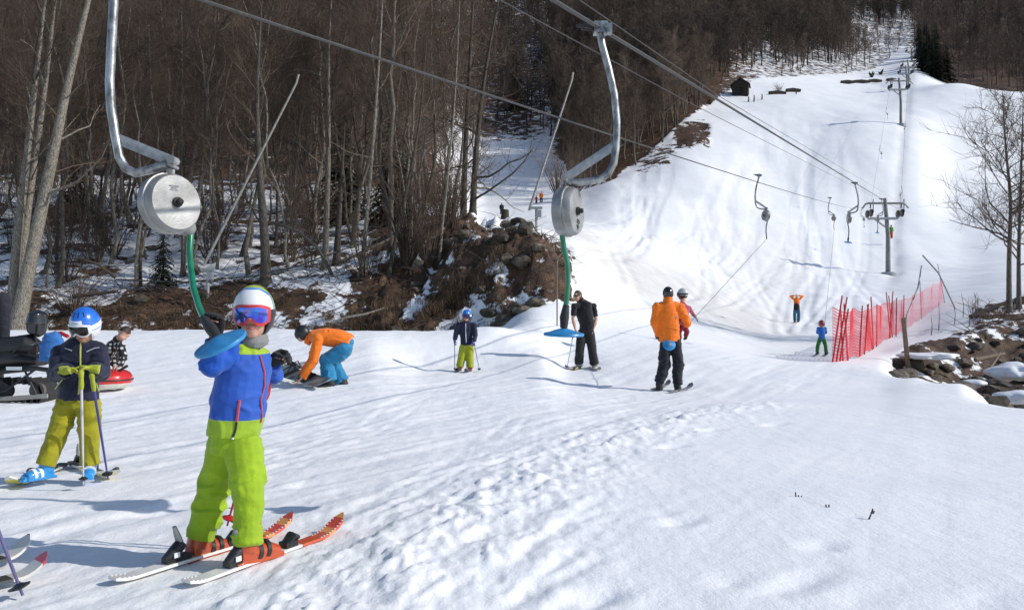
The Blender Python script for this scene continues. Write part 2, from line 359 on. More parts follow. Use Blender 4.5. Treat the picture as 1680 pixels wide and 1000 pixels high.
lit = np.maximum(lit, 0.7*sstep(165, 185, DM)*(1-sstep(860, 960, PXM)))
spur = line_d([(860, 175), (925, 150), (945, 122), (1000, 116), (1080, 135), (1130, 153), (1170, 174), (1240, 208), (1330, 232), (1440, 275), (1480, 335), (1505, 335), (1520, 255), (1600, 235), (1700, 225), (2300, 220)])
SPUR = np.array([(860, 175), (925, 150), (945, 122), (1000, 116), (1080, 135), (1130, 153), (1170, 174), (1240, 208), (1330, 232), (1440, 275), (1480, 335), (1505, 335), (1520, 255), (1600, 235), (1700, 225), (2300, 220)], float)
onsp = sstep(-2, 6, DM-spur)*sstep(880, 930, PXM)
lit = np.maximum(lit, onsp*(0.95-0.42*sstep(1150, 1250, PXM)*(1-sstep(1480, 1530, PXM))))
lit = np.maximum(lit, 0.84*box_mask(1104, 1166, 130, 151, 14, .03))
lit = np.maximum(lit, 0.55*box_mask(1040, 1110, 119, 136, 15, .03))
creek = line_d([(1440, 99), (1465, 18.6), (1500, 17.6), (1570, 16.2), (1680, 12.6), (2200, 9.2)])
creek2 = line_d([(1440, 18), (1465, 25.6), (1500, 27.5), (1570, 29), (1680, 30.8), (2200, 31)])
lit = np.maximum(lit, 0.74*sstep(-.3, .3, DM-creek)*(1-sstep(-.4, .4, DM-creek2))*sstep(1440, 1465, PXM))
lit = np.maximum(lit, 0.66*box_mask(1590, 2300, 29, 39, 22, .05))
lit = np.maximum(lit, 0.28*box_mask(1490, 1600, 28, 36, 20, .05))
dirt = 0.85*box_mask(930, 1280, 36, 58, 60, .12) + 0.45*box_mask(1180, 1330, 60, 95, 50, .1) + 0.22*box_mask(-300, 700, 2.5, 8, 150, .2)
snowy = np.ones_like(lit)
for p0, p1, d0, d1, k in ((790, 872, 32.2, 37, .75), (772, 800, 24.6, 26.4, .6), (690, 742, 28.2, 30.6, .5), (440, 570, 29.3, 34, .6), (425, 470, 27.6, 28.6, .7), (200, 420, 33.5, 46, .5), (840, 900, 25.2, 26.4, .5), (655, 690, 27, 28, .45), (90, 200, 30.6, 33, .5)):
    snowy *= 1-k*box_mask(p0, p1, d0, d1, 14, .012)
lit *= snowy
# relief
big = fbm(GX*0.25, GY*0.25, 3, 3)
near = (1-sstep(22, 60, DM))
Z = ZB + near*0.07*big*sstep(1, 4, DM) + (1-near)*0.5*fbm(GX*0.07, GY*0.07, 5, 3)*(1-0.3*lit)
flat = (1-sstep(19, 26, DM))*sstep(.5, 1.5, DM)
smooth_bank = sstep(850, 1000, PXM-(DM-3)*36)            # untouched snow on the right
tame = np.ones_like(Z)
for x_, y_, r_ in ((-1.25, 3.65, .75), (-2.75, 5.3, .8), (-2.7, 3.3, .7)): tame = np.minimum(tame, .30+.70*sstep(.5, 1.0, np.hypot(GX-x_, GY-y_)/r_))
rough = flat*(1-0.90*smooth_bank)*tame
Z += rough*(0.016*fbm(GX*2.4, GY*2.0, 11, 4) + 0.013*np.abs(fbm(GX*6.0, GY*5.0, 23, 3)))
tx, ty = 0.47, 0.88                                        # groomed direction towards the lift
al = GX*tx+GY*ty; ac = GX*ty-GY*tx
Z += rough*0.020*fbm(al*0.35, ac*5.5, 31, 3)
tk = np.random.default_rng(5)
for i in range(30):
    x0_, y0_ = tk.uniform(-3.5, 2.5), tk.uniform(3, 12); an_ = math.atan2(.88, .47)+tk.normal(0, .22); cv_ = tk.normal(0, .012); L_ = tk.uniform(2.5, 8)
    a_ = (GX-x0_)*math.cos(an_)+(GY-y0_)*math.sin(an_); c_ = -(GX-x0_)*math.sin(an_)+(GY-y0_)*math.cos(an_) - cv_*a_*a_
    for o_ in (0, tk.uniform(.16, .35)): Z += rough*sstep(-L_, -L_+.8, a_)*(1-sstep(L_-.8, L_, a_))*(-.0075*np.exp(-((c_-o_)/.035)**2)+.004*np.exp(-((c_-o_-.065)/.03)**2))*(.6+.8*vnoise(a_*1.3+i, c_*0, 3))
# the churned ridge of snow clods between track and untouched snow
rid = [(430, 1080), (600, 960), (740, 880), (850, 800), (960, 735), (1090, 690), (1250, 655)]
rw = [((px-CX)*(CH*F/(py-HY))/F, CH*F/(py-HY)) for px, py in rid]
dist = np.full_like(Z, 99.0)
for (ax_, ay_), (bx_, by_) in zip(rw[:-1], rw[1:]):
    ux, uy = bx_-ax_, by_-ay_; l2 = ux*ux+uy*uy
    t = np.clip(((GX-ax_)*ux+(GY-ay_)*uy)/l2, 0, 1)
    dist = np.minimum(dist, np.hypot(GX-ax_-t*ux, GY-ay_-t*uy))
rm = np.exp(-(dist/0.42)**2)
clod = np.clip(fbm(GX*10, GY*8, 41, 4, .6)+0.12, 0, None)
Z += rm*(0.02 + 0.045*clod) + np.exp(-(dist/.8)**2)*0.028*np.abs(fbm(GX*11, GY*9, 43, 4))*flat
# footprints and dents
dents = [(1115, 862, .13, .04), (1310, 962, .22, .035), (1200, 960, .12, .02), (1090, 850, .08, .02), (1620, 990, .2, .012), (1420, 985, .2, .012), (1170, 700, .2, .05), (1270, 690, .2, .05), (1100, 730, .2, .06), (980, 985, .15, .05), (700, 640, .3, .04), (880, 660, .3, .04), (620, 700, .25, .04), (500, 800, .2, .04), (260, 840, .2, .04), (1350, 900, .12, .03)]
for px, py, r_, dp in dents:
    d_ = CH*F/(py-HY); x_ = (px-CX)*d_/F
    dp *= .6; q = ((GX-x_)*.8+(GY-d_)*.6)**2/(r_*r_) + (-(GX-x_)*.6+(GY-d_)*.8)**2/(0.075**2)
    Z += -dp*np.exp(-q*1.2) + dp*.12*np.exp(-(np.sqrt(q)-1.7)**2*3)
# long wind-and-thaw ripples in the smooth snow at the right
Z += flat*smooth_bank*(0.03*fbm(GX*.3+GY*.1, GY*.8, 57, 2) + 0.004*fbm(GX*3, GY*3, 58, 3))
# rough bank, boulders' bed, forest floor
lm = sstep(.35, .8, lit)
mid = sstep(24, 27, DM)*(1-sstep(60, 80, DM))
Z += lm*mid*(0.42*fbm(GX*.55, GY*.5, 71, 5, .55)+0.18*np.abs(fbm(GX*2.2, GY*1.4, 73, 4)))
Z += mound*(1.0*fbm(GX*.6+3, GY*.5, 77, 5, .6)-0.1) + mound*.35*np.abs(fbm(GX*1.8, GY*.9, 78, 3))
Z += sstep(.35, .8, lit)*sstep(1430, 1470, PXM)*(1-sstep(32, 40, DM))*0.22*fbm(GX*1.1, GY*1.1, 81, 4)
Z += (1-lm)*sstep(28.5, 31, DM)*(1-sstep(55, 75, DM))*(1-sstep(620, 720, PXM))*(.45*fbm(GX*.35, GY*.3, 83, 4)+.22*np.abs(fbm(GX*1.1, GY*.7, 84, 3)))
Z += mound*.30*np.round(2.2*fbm(GX*.9, GY*.7, 79, 3))/2.2
# piste: bumps, ski tracks
trk = np.random.default_rng(77)
for i in range(26):
    p0 = trk.uniform(1050, 1430); dr_ = trk.uniform(-160, 60); d0_ = trk.uniform(95, 170); d1_ = trk.uniform(34, 70); am = trk.uniform(0, 26); ph = trk.uniform(0, 6); fr = trk.uniform(3, 9)
    tt = np.log(np.clip(DM, 1, None)/d1_)/math.log(d0_/d1_)
    pt_ = p0 + dr_*(1-tt) + am*np.sin(fr*tt+ph); dx_ = (PXM-pt_)*DM/F
    for o_ in (0, .75): Z -= .085*np.exp(-((dx_-o_)/.26)**2)*sstep(0, .08, tt)*(1-sstep(.92, 1, tt))
ptl = np.interp(DM, [60, 85, 100, 146, 205, 290], [1440, 1468, 1466, 1484, 1491, 1498]); dxl = (PXM-ptl)*DM/F
Z -= .22*np.exp(-(dxl/.8)**2)*sstep(70, 85, DM)*(1-sstep(280, 320, DM))*(1+.8*fbm(GX*.8, GY*.5, 88, 2))
dirt = np.maximum(dirt, .35*np.exp(-(dxl/1.2)**2)*sstep(70, 85, DM)*(1-sstep(240, 300, DM)))
pis = sstep(24, 40, DM)*(1-lm)
Z += pis*(0.10*fbm(GX*.30, GY*.16, 91, 3) + 0.05*fbm(GX*1.5, GY*.12, 93, 3) + 0.25*fbm(GX*.12, GY*.08, 95, 2)*sstep(60, 90, DM))
Z += sstep(.4, .9, lit)*sstep(60, 90, DM)*1.2*fbm(GX*.12, GY*.12, 99, 4)
n_r = len(DR)
idx = np.arange(n_r*NU).reshape(n_r, NU)
quads = np.stack([idx[:-1, :-1].ravel(), idx[:-1, 1:].ravel(), idx[1:, 1:].ravel(), idx[1:, :-1].ravel()], 1)

def ground(x, y):
    x = np.asarray(x, float); y = np.asarray(y, float)
    u = x/np.maximum(y, 4.0)
    fi = np.clip((u-UG[0])/(UG[1]-UG[0]), 0, NU-1.001); i = fi.astype(int); a = fi-i
    yy = np.clip(y, DR[0], DR[-1]-1e-3); j = np.clip(np.searchsorted(DR, yy, side='right')-1, 0, n_r-2); b = (yy-DR[j])/(DR[j+1]-DR[j])
    r = (Z[j, i]*(1-a)+Z[j, i+1]*a)*(1-b) + (Z[j+1, i]*(1-a)+Z[j+1, i+1]*a)*b
    return r if r.ndim else float(r)
def litter_at(px, d):
    u = (px-CX)/F; i = int(np.clip((u-UG[0])/(UG[1]-UG[0]), 0, NU-1)); j = int(np.clip(np.searchsorted(DR, d), 0, n_r-1)); return float(lit[j, i])
def gpt(px, d):
    """the ground point on bearing px at distance d"""
    x = (px-CX)*d/F; return Vector((x, d, ground(x, d)))
def ghit(px, py, dmin=2.0, dmax=500):
    """first ground point seen through the photo pixel"""
    d = np.geomspace(dmin, dmax, 2500); x = (px-CX)*d/F
    g = ground(x, d); zr = CH+(HY-py)*d/F
    k = np.nonzero(g >= zr)[0]
    k = k[0] if len(k) else len(d)-1
    return Vector((x[k], d[k], g[k]))

def snow_mat():
    m, N, L, B = new_mat('snow_and_earth')
    tc = N.new('ShaderNodeTexCoord')
    at = N.new('ShaderNodeAttribute'); at.attribute_name = 'litter'
    dt = N.new('ShaderNodeAttribute'); dt.attribute_name = 'grime'
    def noise(sc, det=5, rough=.55, vec=None, stretch=None):
        n = N.new('ShaderNodeTexNoise'); n.inputs['Scale'].default_value = sc; n.inputs['Detail'].default_value = det; n.inputs['Roughness'].default_value = rough
        if stretch:
            mp = N.new('ShaderNodeMapping'); mp.inputs['Scale'].default_value = stretch; L.new(tc.outputs['Object'], mp.inputs[0]); L.new(mp.outputs[0], n.inputs['Vector'])
        else: L.new(tc.outputs['Object'], n.inputs['Vector'])
        return n
    def math_(op, a, b=None, clamp=False):
        n = N.new('ShaderNodeMath'); n.operation = op; n.use_clamp = clamp
        for i, q in enumerate((a, b)):
            if q is None: continue
            if isinstance(q, (int, float)): n.inputs[i].default_value = q
            else: L.new(q, n.inputs[i])
        return n.outputs[0]
    n1 = noise(0.55, 7, .62); n2 = noise(3.2, 5, .6)
    mix = math_('ADD', math_('MULTIPLY', n1.outputs['Fac'], 1.0), math_('MULTIPLY', n2.outputs['Fac'], 0.35))     # about 0.67 +- 0.2
    lev = math_('SUBTRACT', math_('ADD', at.outputs['Fac'], math_('MULTIPLY', math_('SUBTRACT', mix, 0.675), 2.1)), 0.52)
    fac = N.new('ShaderNodeMapRange'); fac.inputs['From Min'].default_value = 0.0; fac.inputs['From Max'].default_value = 0.07
    L.new(lev, fac.inputs['Value'])
    gate = math_('MULTIPLY', fac.outputs[0], math_('GREATER_THAN', at.outputs['Fac'], 0.03), True)
    # snow colour
    n3 = noise(0.5, 6, .6); r3 = ramp(N, [(0.3, (0.85, 0.86, 0.875)), (0.7, (0.92, 0.92, 0.92))]); L.new(n3.outputs['Fac'], r3.inputs[0])
    n4 = noise(0.9, 6, .65); gm = math_('MULTIPLY', dt.outputs['Fac'], math_('MULTIPLY', n4.outputs['Fac'], 1.1), True)
    mg = N.new('ShaderNodeMix'); mg.data_type = 'RGBA'; L.new(gm, mg.inputs[0]); L.new(r3.outputs[0], mg.inputs[6]); mg.inputs[7].default_value = (0.56, 0.52, 0.46, 1)
    n7 = noise(26, 3, .7); sp = N.new('ShaderNodeMapRange'); sp.inputs['From Min'].default_value = .70; sp.inputs['From Max'].default_value = .76; L.new(n7.outputs['Fac'], sp.inputs['Value'])
    spk = math_('MULTIPLY', sp.outputs[0], math_('MULTIPLY', dt.outputs['Fac'], 2.2), True)
    mg2 = N.new('ShaderNodeMix'); mg2.data_type = 'RGBA'; L.new(spk, mg2.inputs[0]); L.new(mg.outputs[2], mg2.inputs[6]); mg2.inputs[7].default_value = (0.22, 0.18, 0.14, 1); mg = mg2
    # earth colour
    n5 = noise(1.7, 8, .7); r5 = ramp(N, [(0.28, (0.022, 0.015, 0.010)), (0.5, (0.080, 0.046, 0.028)), (0.62, (0.155, 0.090, 0.052)), (0.8, (0.20, 0.145, 0.095))]); L.new(n5.outputs['Fac'], r5.inputs[0])
    n6 = noise(22, 4, .7); r6 = ramp(N, [(0.35, 0.55), (0.7, 1.5)]); L.new(n6.outputs['Fac'], r6.inputs[0])
    me_ = N.new('ShaderNodeMix'); me_.data_type = 'RGBA'; me_.blend_type = 'MULTIPLY'; me_.inputs[0].default_value = 1.0; L.new(r5.outputs[0], me_.inputs[6]); L.new(r6.outputs[0], me_.inputs[7])
    mx = N.new('ShaderNodeMix'); mx.data_type = 'RGBA'; L.new(gate, mx.inputs[0]); L.new(mg.outputs[2], mx.inputs[6]); L.new(me_.outputs[2], mx.inputs[7])
    L.new(mx.outputs[2], B.inputs['Base Color'])
    B.inputs['Roughness'].default_value = 0.62; B.inputs['Specular IOR Level'].default_value = 0.25
    # fine relief
    s1 = noise(18, 5, .65); s2 = noise(70, 3, .6); s3 = noise(1.0, 4, .6, stretch=(2.6, .25, 1)); s4 = noise(5, 4, .6); s5 = noise(1.0, 3, .55, stretch=(5.5, .30, 1))
    sx = N.new('ShaderNodeSeparateXYZ'); L.new(tc.outputs['Object'], sx.inputs[0]); fr = N.new('ShaderNodeMapRange'); fr.inputs['From Min'].default_value = 20; fr.inputs['From Max'].default_value = 45; L.new(sx.outputs['Y'], fr.inputs['Value']); far_ = fr.outputs[0]
    hs = math_('ADD', math_('ADD', math_('MULTIPLY', s1.outputs['Fac'], 0.012), math_('MULTIPLY', s2.outputs['Fac'], 0.005)), math_('ADD', math_('MULTIPLY', s3.outputs['Fac'], 0.025), math_('ADD', math_('MULTIPLY', s4.outputs['Fac'], .018), math_('MULTIPLY', math_('MULTIPLY', s5.outputs['Fac'], .045), far_))))
    he = math_('MULTIPLY', math_('ADD', n6.outputs['Fac'], math_('MULTIPLY', n5.outputs['Fac'], 2.5)), 0.13)
    hm = N.new('ShaderNodeMix'); L.new(gate, hm.inputs[0]); L.new(hs, hm.inputs[2]); L.new(he, hm.inputs[3])
    hh = math_('SUBTRACT', hm.outputs[0], math_('MULTIPLY', gate, 0.05))
    b = N.new('ShaderNodeBump'); b.inputs['Strength'].default_value = 0.5; b.inputs['Distance'].default_value = 1.0; L.new(hh, b.inputs['Height']); L.new(b.outputs[0], B.inputs['Normal'])
    return m
M['snow'] = snow_mat()
tme = mesh_np('ground', np.stack([GX.ravel(), GY.ravel(), Z.ravel()], 1), [quads], True)
for nm, arr in (('litter', lit), ('grime', dirt)):
    a = tme.attributes.new(nm, 'FLOAT', 'POINT'); a.data.foreach_set('value', arr.astype(np.float32).ravel())
g_ob = put('ground', tme, M['snow']); g_ob['kind'] = 'structure'
# ------------------------------------------------------------------ trees
def _tube_np(acc, pts, rad, n):
    """append a tapering tube to acc = (list of vertex arrays, list of quad arrays, count)"""
    pts = np.asarray(pts, float); k = len(pts)
    t = np.gradient(pts, axis=0); t /= np.linalg.norm(t, axis=1)[:, None]+1e-9
    ref = np.array([1.0, 0, 0]) if abs(t[0, 0]) < .8 else np.array([0, 1.0, 0])
    a = np.cross(t, ref); a /= np.linalg.norm(a, axis=1)[:, None]+1e-9; b = np.cross(t, a)
    q = 2*np.pi*np.arange(n)/n
    V = pts[:, None, :] + np.asarray(rad)[:, None, None]*(a[:, None, :]*np.cos(q)[None, :, None]+b[:, None, :]*np.sin(q)[None, :, None])
    i = np.arange(k-1)[:, None]*n; j = np.arange(n)[None, :]; j2 = (j+1) % n
    Fq = np.stack([i+j, i+j2, i+n+j2, i+n+j], -1).reshape(-1, 4)
    acc[0].append(V.reshape(-1, 3)); acc[1].append(Fq+acc[2]); acc[2] += k*n

def grow(rng, H, r0, lean=(0, 0), bend=0.25, first=0.3, nb=26, blen=0.24, up=0.75, n2=5, n3=4, tw=0.006, fork=False, sides=7, trunk_pts=None, flat=False):
    """bare deciduous tree: trunk with main limbs, crown of branches and twigs"""
    T = [[], [], 0]; C = [[], [], 0]
    k = 14
    if trunk_pts is None:
        s = np.linspace(0, 1, k)
        wob = np.cumsum(rng.normal(0, bend/k, (k, 2)), 0)
        tp = np.stack([lean[0]*s*H*(.6+.4*s)+wob[:, 0]*H*.12, lean[1]*s*H+wob[:, 1]*H*.12, s*H], 1)
    else:
        q = np.asarray(trunk_pts, float); s0 = np.linspace(0, 1, len(q)); s = np.linspace(0, 1, k)
        tp = np.stack([np.interp(s, s0, q[:, i]) for i in range(3)], 1)
        tp[1:-1] = (tp[:-2]+2*tp[1:-1]+tp[2:])/4; tp[1:-1] = (tp[:-2]+2*tp[1:-1]+tp[2:])/4
    tr = r0*(1-s)**0.8*(1+0.5*np.exp(-s*25))+0.012
    _tube_np(T, tp, tr, sides)
    def branch(acc, p, d, L, r, n, seg=4, curve=0.35, w=.18):
        pts = [np.array(p)]; d = np.array(d, float)
        for _ in range(seg):
            d = d + rng.normal(0, w, 3) + np.array([0, 0, curve/seg]); d /= np.linalg.norm(d)
            pts.append(pts[-1]+d*L/seg)
        pts = np.array(pts); _tube_np(acc, pts, np.linspace(r, r*.25, len(pts)), n)
        return pts, d
    for i in range(nb):
        f = first+(0.97-first)*(i+rng.random())/nb
        p = np.array([np.interp(f, s, tp[:, c]) for c in range(3)]); rr = float(np.interp(f, s, tr))
        az = rng.random()*6.283; el = up*(0.5+0.7*f)+rng.normal(0, .12)
        d = np.array([math.cos(az)*math.cos(el), math.sin(az)*math.cos(el), math.sin(el)])
        L = H*blen*(1.15-0.75*f)*(.6+.7*rng.random())
        main = rr > 0.05 and i % 3 == 0
        pts, dd = branch(T if main else C, p, d, L, min(rr*.5, .012+.012*L), 4 if main else 3, 5)
        for j in range(n2):
            g = 0.2+0.8*rng.random(); gi = g*(len(pts)-1); a = int(min(gi, len(pts)-2)); q = pts[a]+(pts[a+1]-pts[a])*(gi-a)
            d2 = dd*.55+rng.normal(0, .6, 3); d2[2] += .25; d2 /= np.linalg.norm(d2); L2 = L*(.25+.4*rng.random())
            p2, dd2 = branch(C, q, d2, L2, max(tw*1.5, .004+.006*L2), 3, 3, .3)
            for m_ in range(n3):
                g = 0.15+0.85*rng.random(); gi = g*(len(p2)-1); a = int(min(gi, len(p2)-2)); q2 = p2[a]+(p2[a+1]-p2[a])*(gi-a)
                d3 = dd2*.7+rng.normal(0, .5, 3); d3[2] += .2; d3 /= np.linalg.norm(d3)
                branch(C, q2, d3, L2*(.3+.5*rng.random())+.1, tw, 3, 2, .2, .22)
    return [(np.concatenate(x[0]), np.concatenate(x[1])) for x in (T, C)]

def tree_meshes(nm, tc, trunk_m, crown_m):
    out = []
    for part, (V, Fq), m in (('trunk', tc[0], trunk_m), ('crown', tc[1], crown_m)):
        me = mesh_np(nm+'_'+part, V, [Fq], part == 'trunk'); me.materials.append(m); out.append(me)
    return out

def plant(meshes, loc, label, group=None, name='bare_tree', rz=0.0, sc=1.0, cat='tree', tilt=(0, 0), parts=('trunk', 'crown')):
    r = empty(name, loc, label, cat, group); r.rotation_euler = (tilt[0], tilt[1], rz); r.scale = (sc,)*3
    for p, me in zip(parts, meshes):
        o = bpy.data.objects.new(p, me); COL.objects.link(o); o.parent = r
    return r

rg = np.random.default_rng(21)
NEAR = [tree_meshes('slim_tree', grow(np.random.default_rng(100+i), 13+2*(i % 3), .055+.02*(i % 4), (rg.normal(0, .05), 0), 1.2, .28+.06*(i % 3), 30, .21, .8, 8, 7, .0055), M['bark'] if i % 3 else M['bark_pale'], M['twig']) for i in range(9)]
MIDT = [tree_meshes('wood_tree', grow(np.random.default_rng(300+i), 15, .13, (rg.normal(0, .03), 0), 1.0, .25, 36, .24, .8, 9, 7, .012), M['bark'], M['twig']) for i in range(6)]

def wood_spots(n, p0, p1, d0, d1, rng, gap=1.5, test=None):
    out = []; tries = 0
    while len(out) < n and tries < n*60:
        tries += 1
        px = rng.uniform(p0, p1); d = math.sqrt(rng.uniform(d0*d0, d1*d1))
        if test and not test(px, d): continue
        g = gpt(px, d)
        if any((g.x-q.x)**2+(g.y-q.y)**2 < gap*gap for q in out): continue
        out.append(g)
    return out

r1 = np.random.default_rng(5)
def behind_bank(px, d): return d > np.interp(px, [-300, 600, 690, 760, 800], [31, 32, 34, 37, 60])
for i, g in enumerate(wood_spots(140, -150, 765, 31, 62, r1, 1.1, behind_bank)):
    plant(NEAR[i % 9], g-Vector((0, 0, .15)), 'slim bare tree in the snowy wood above the stream bank', 'bare trees in the wood above the stream bank', rz=r1.random()*6.28, sc=r1.uniform(.65, 1.15), tilt=(r1.normal(0, .05), r1.normal(0, .06)))
r2 = np.random.default_rng(6)
for i, g in enumerate(wood_spots(85, -250, 745, 62, 125, r2, 2.2, lambda px, d: not (px > 690 and d > 60 and px > 760-(d-60)*.25+30))):
    plant(MIDT[i % 6], g-Vector((0, 0, .3)), 'brown bare tree on the wooded hillside behind the stream wood', 'bare trees on the lower hillside', rz=r2.random()*6.28, sc=r2.uniform(.8, 1.15), tilt=(r2.normal(0, .04), r2.normal(0, .04)))
def behind_spur(px, d): s_ = np.interp(px, SPUR[:, 0], SPUR[:, 1]); return s_ < d < s_+34
r3 = np.random.default_rng(8)
for i, g in enumerate(wood_spots(52, 925, 1150, 100, 195, r3, 2.0, behind_spur)):
    plant(MIDT[i % 6], g-Vector((0, 0, .3)), 'bare tree on the wooded spur between the two ski runs', 'bare trees on the spur between the runs', rz=r3.random()*6.28, sc=r3.uniform(.8, 1.2), tilt=(r3.normal(0, .04), r3.normal(0, .04)))
r4 = np.random.default_rng(9)
for i, g in enumerate(wood_spots(26, 1235, 1475, 215, 330, r4, 4, lambda px, d: np.interp(px, SPUR[:, 0], SPUR[:, 1]) < d < np.interp(px, SPUR[:, 0], SPUR[:, 1])+60)):
    plant(MIDT[i % 6], g-Vector((0, 0, .3)), 'slender bare tree on the snowy slope above the hut', 'bare trees above the hut', rz=r4.random()*6.28, sc=r4.uniform(.75, 1.05))

# trees that stand out: base and top given by photo rows, own trunks
def special(base, pts, d, r0, label, pale=False, nb=16, seed=1, blen=.2, n2=6, n3=5, first=.3, extra=(), up=.7, tw=.006, name='bare_tree'):
    b = gpt(base, d) - Vector((0, 0, .2))
    q = [P(px, py, d+dy)-b for px, py, dy in pts]; q = [(0, 0, 0)] + [tuple(v) for v in q]
    H = q[-1][2]
    tc = grow(np.random.default_rng(seed), H, r0, first=first, nb=nb, blen=blen, n2=n2, n3=n3, trunk_pts=q, up=up, tw=tw)
    plant(tree_meshes('lone_tree', tc, M['bark_pale'] if pale else M['bark'], M['twig']), b, label, name=name)
special(18, [(24, 420, 0), (45, 250, .2), (62, 100, .3), (85, -90, .5)], 28.2, .19, 'rear trunk of the three leaning pale trees at the stream edge', True, seed=401, nb=14)
special(30, [(36, 400, 0), (62, 230, .2), (85, 60, .3), (100, -120, .4)], 28.6, .17, 'mottled middle trunk of the three leaning pale trees at the stream edge', True, seed=402, nb=14)
special(22, [(55, 400, 0), (88, 250, 0), (112, 130, .1), (150, -20, .2), (185, -150, .3)], 27.9, .25, 'thickest of the three leaning pale trees at the stream edge', True, seed=403, nb=18)
special(436, [(436, 400, 0), (425, 280, .1), (420, 150, .3), (430, 0, .6)], 31, .21, 'stout grey tree with flared roots just above the bank', seed=404)
special(533, [(535, 380, 0), (540, 250, .2), (538, 100, .4), (545, -20, .6)], 33, .15, 'straight grey tree beside the split brown trunk', seed=405)
special(552, [(555, 380, 0), (560, 300, .2), (566, 200, .4)], 33.5, .17, 'short brown trunk with a broken top in the wood', seed=406, nb=5)
special(590, [(600, 380, 0), (612, 240, .3), (625, 60, .5), (630, -60, .6)], 30.5, .085, 'thin pale tree leaning over the brown bank', True, seed=407, nb=14)
special(635, [(652, 380, 0), (670, 300, .2), (690, 200, .3), (700, 60, .5)], 30.5, .085, 'thin dark tree tilting uphill from the edge of the bank', seed=408, nb=14)
special(720, [(724, 380, 0), (735, 290, .2), (748, 150, .5), (755, -20, .8)], 31, .06, 'whip-thin pale sapling on the brown mound', True, seed=409, nb=12)
special(760, [(762, 280, 0), (768, 160, .2), (775, 20, .5), (780, -80, .6)], 37, .15, 'tall grey tree of the pair at the edge of the far run', seed=410, nb=22)
special(775, [(778, 290, 0), (785, 200, .2), (800, 90, .4), (830, -60, .6)], 36.5, .16, 'dark tree with long twigs reaching over the far run', seed=411, nb=26, blen=.26, up=.3, first=.12)
special(300, [(302, 400, 0), (296, 280, .3), (299, 120, .6), (297, -30, .8)], 35, .11, 'slim tree standing behind the silver reel in the wood', seed=412)
special(228, [(230, 390, 0), (234, 280, .2), (240, 120, .4), (238, -40, .6)], 34, .10, 'slender tree with bare side shoots beside the bent steel hanger', seed=413)
# right-hand trees by the creek
special(1656, [(1655, 420, 0), (1660, 330, .1), (1650, 250, .1), (1645, 150, .1)], 33, .10, 'bare tree with a fine spreading crown beside the creek', seed=414, nb=30, blen=.36, n2=8, n3=7, first=.3, up=.55, tw=.007)
special(1672, [(1671, 420, 0), (1675, 300, .1), (1679, 160, .1)], 33.6, .09, 'second dark trunk close behind the spreading creek tree', seed=415, nb=22, blen=.32, n2=7, n3=6, up=.6, first=.25, tw=.007)
special(1712, [(1710, 400, 0), (1705, 300, .1), (1700, 170, .1)], 35, .09, 'bare tree half out of view past the creek trees', seed=416, nb=22, blen=.3, n2=7, n3=6, up=.6, tw=.007)

# shrubs: many bare shoots from one foot
def shrub(px, d, H, label, seed, n=26, spread=.5, m='twig', name='bare_shrub'):
    rng = np.random.default_rng(seed); C = [[], [], 0]; S = [[], [], 0]
    for i in range(n):
        az = rng.random()*6.283; sp = spread*rng.random()
        dr = np.array([math.cos(az)*sp, math.sin(az)*sp, 1.0]); dr /= np.linalg.norm(dr); L = H*rng.uniform(.5, 1)
        pts = [np.array([math.cos(az)*.1, math.sin(az)*.1, -.1])]
        for k in range(5):
            dr = dr+rng.normal(0, .1, 3); dr /= np.linalg.norm(dr); pts.append(pts[-1]+dr*L/5)
        _tube_np(S, pts, np.linspace(.012+.004*H, .004, 6), 4)
        for k in range(9):
            a = rng.integers(1, 5); q = pts[a]+(pts[a+1]-pts[a])*rng.random(); d2 = dr*.8+rng.normal(0, .45, 3); d2 /= np.linalg.norm(d2)
            _tube_np(C, [q, q+d2*L*.16, q+d2*L*.3+rng.normal(0, .03, 3)], [.006, .005, .003], 3)
    b = gpt(px, d); r = empty(name, b, label, 'shrub')
    put('stem', mesh_np('stem', np.concatenate(S[0]), [np.concatenate(S[1])]), M[m], r); put('crown', mesh_np('crown', np.concatenate(C[0]), [np.concatenate(C[1])]), M[m], r)
shrub(668, 31, 5.0, 'tall bushy shrub of bare shoots on the brown mound', 51, 34)
shrub(700, 30.5, 3.6, 'lower bare shrub growing from the face of the mound', 52, 26)
shrub(740, 34, 3.8, 'bare shrub behind the mound near the pair of trees', 53, 26)
shrub(600, 30.2, 2.8, 'scrubby bush among the thin pale trees on the bank', 54, 20)
shrub(120, 29.5, 2.6, 'tangled bare bush at the foot of the leaning pale trees', 55, 24, .9)
shrub(940, 112, 10, 'dark bushy shrub at the low corner of the wooded spur', 56, 60, .7)
shrub(915, 118, 8, 'dense bare bush on the far run beside the spur', 57, 50, .7)
shrub(1165, 172, 5.5, 'yellowish bush beside the wooden hut', 58, 60, .7, 'dry_grass')
shrub(1278, 190, 2.6, 'low grey bush in the snow uphill of the hut', 59, 40, .9)
shrub(1600, 33, 1.2, 'thin bare bush on the snowy bank near the creek tree', 60, 12, .6)

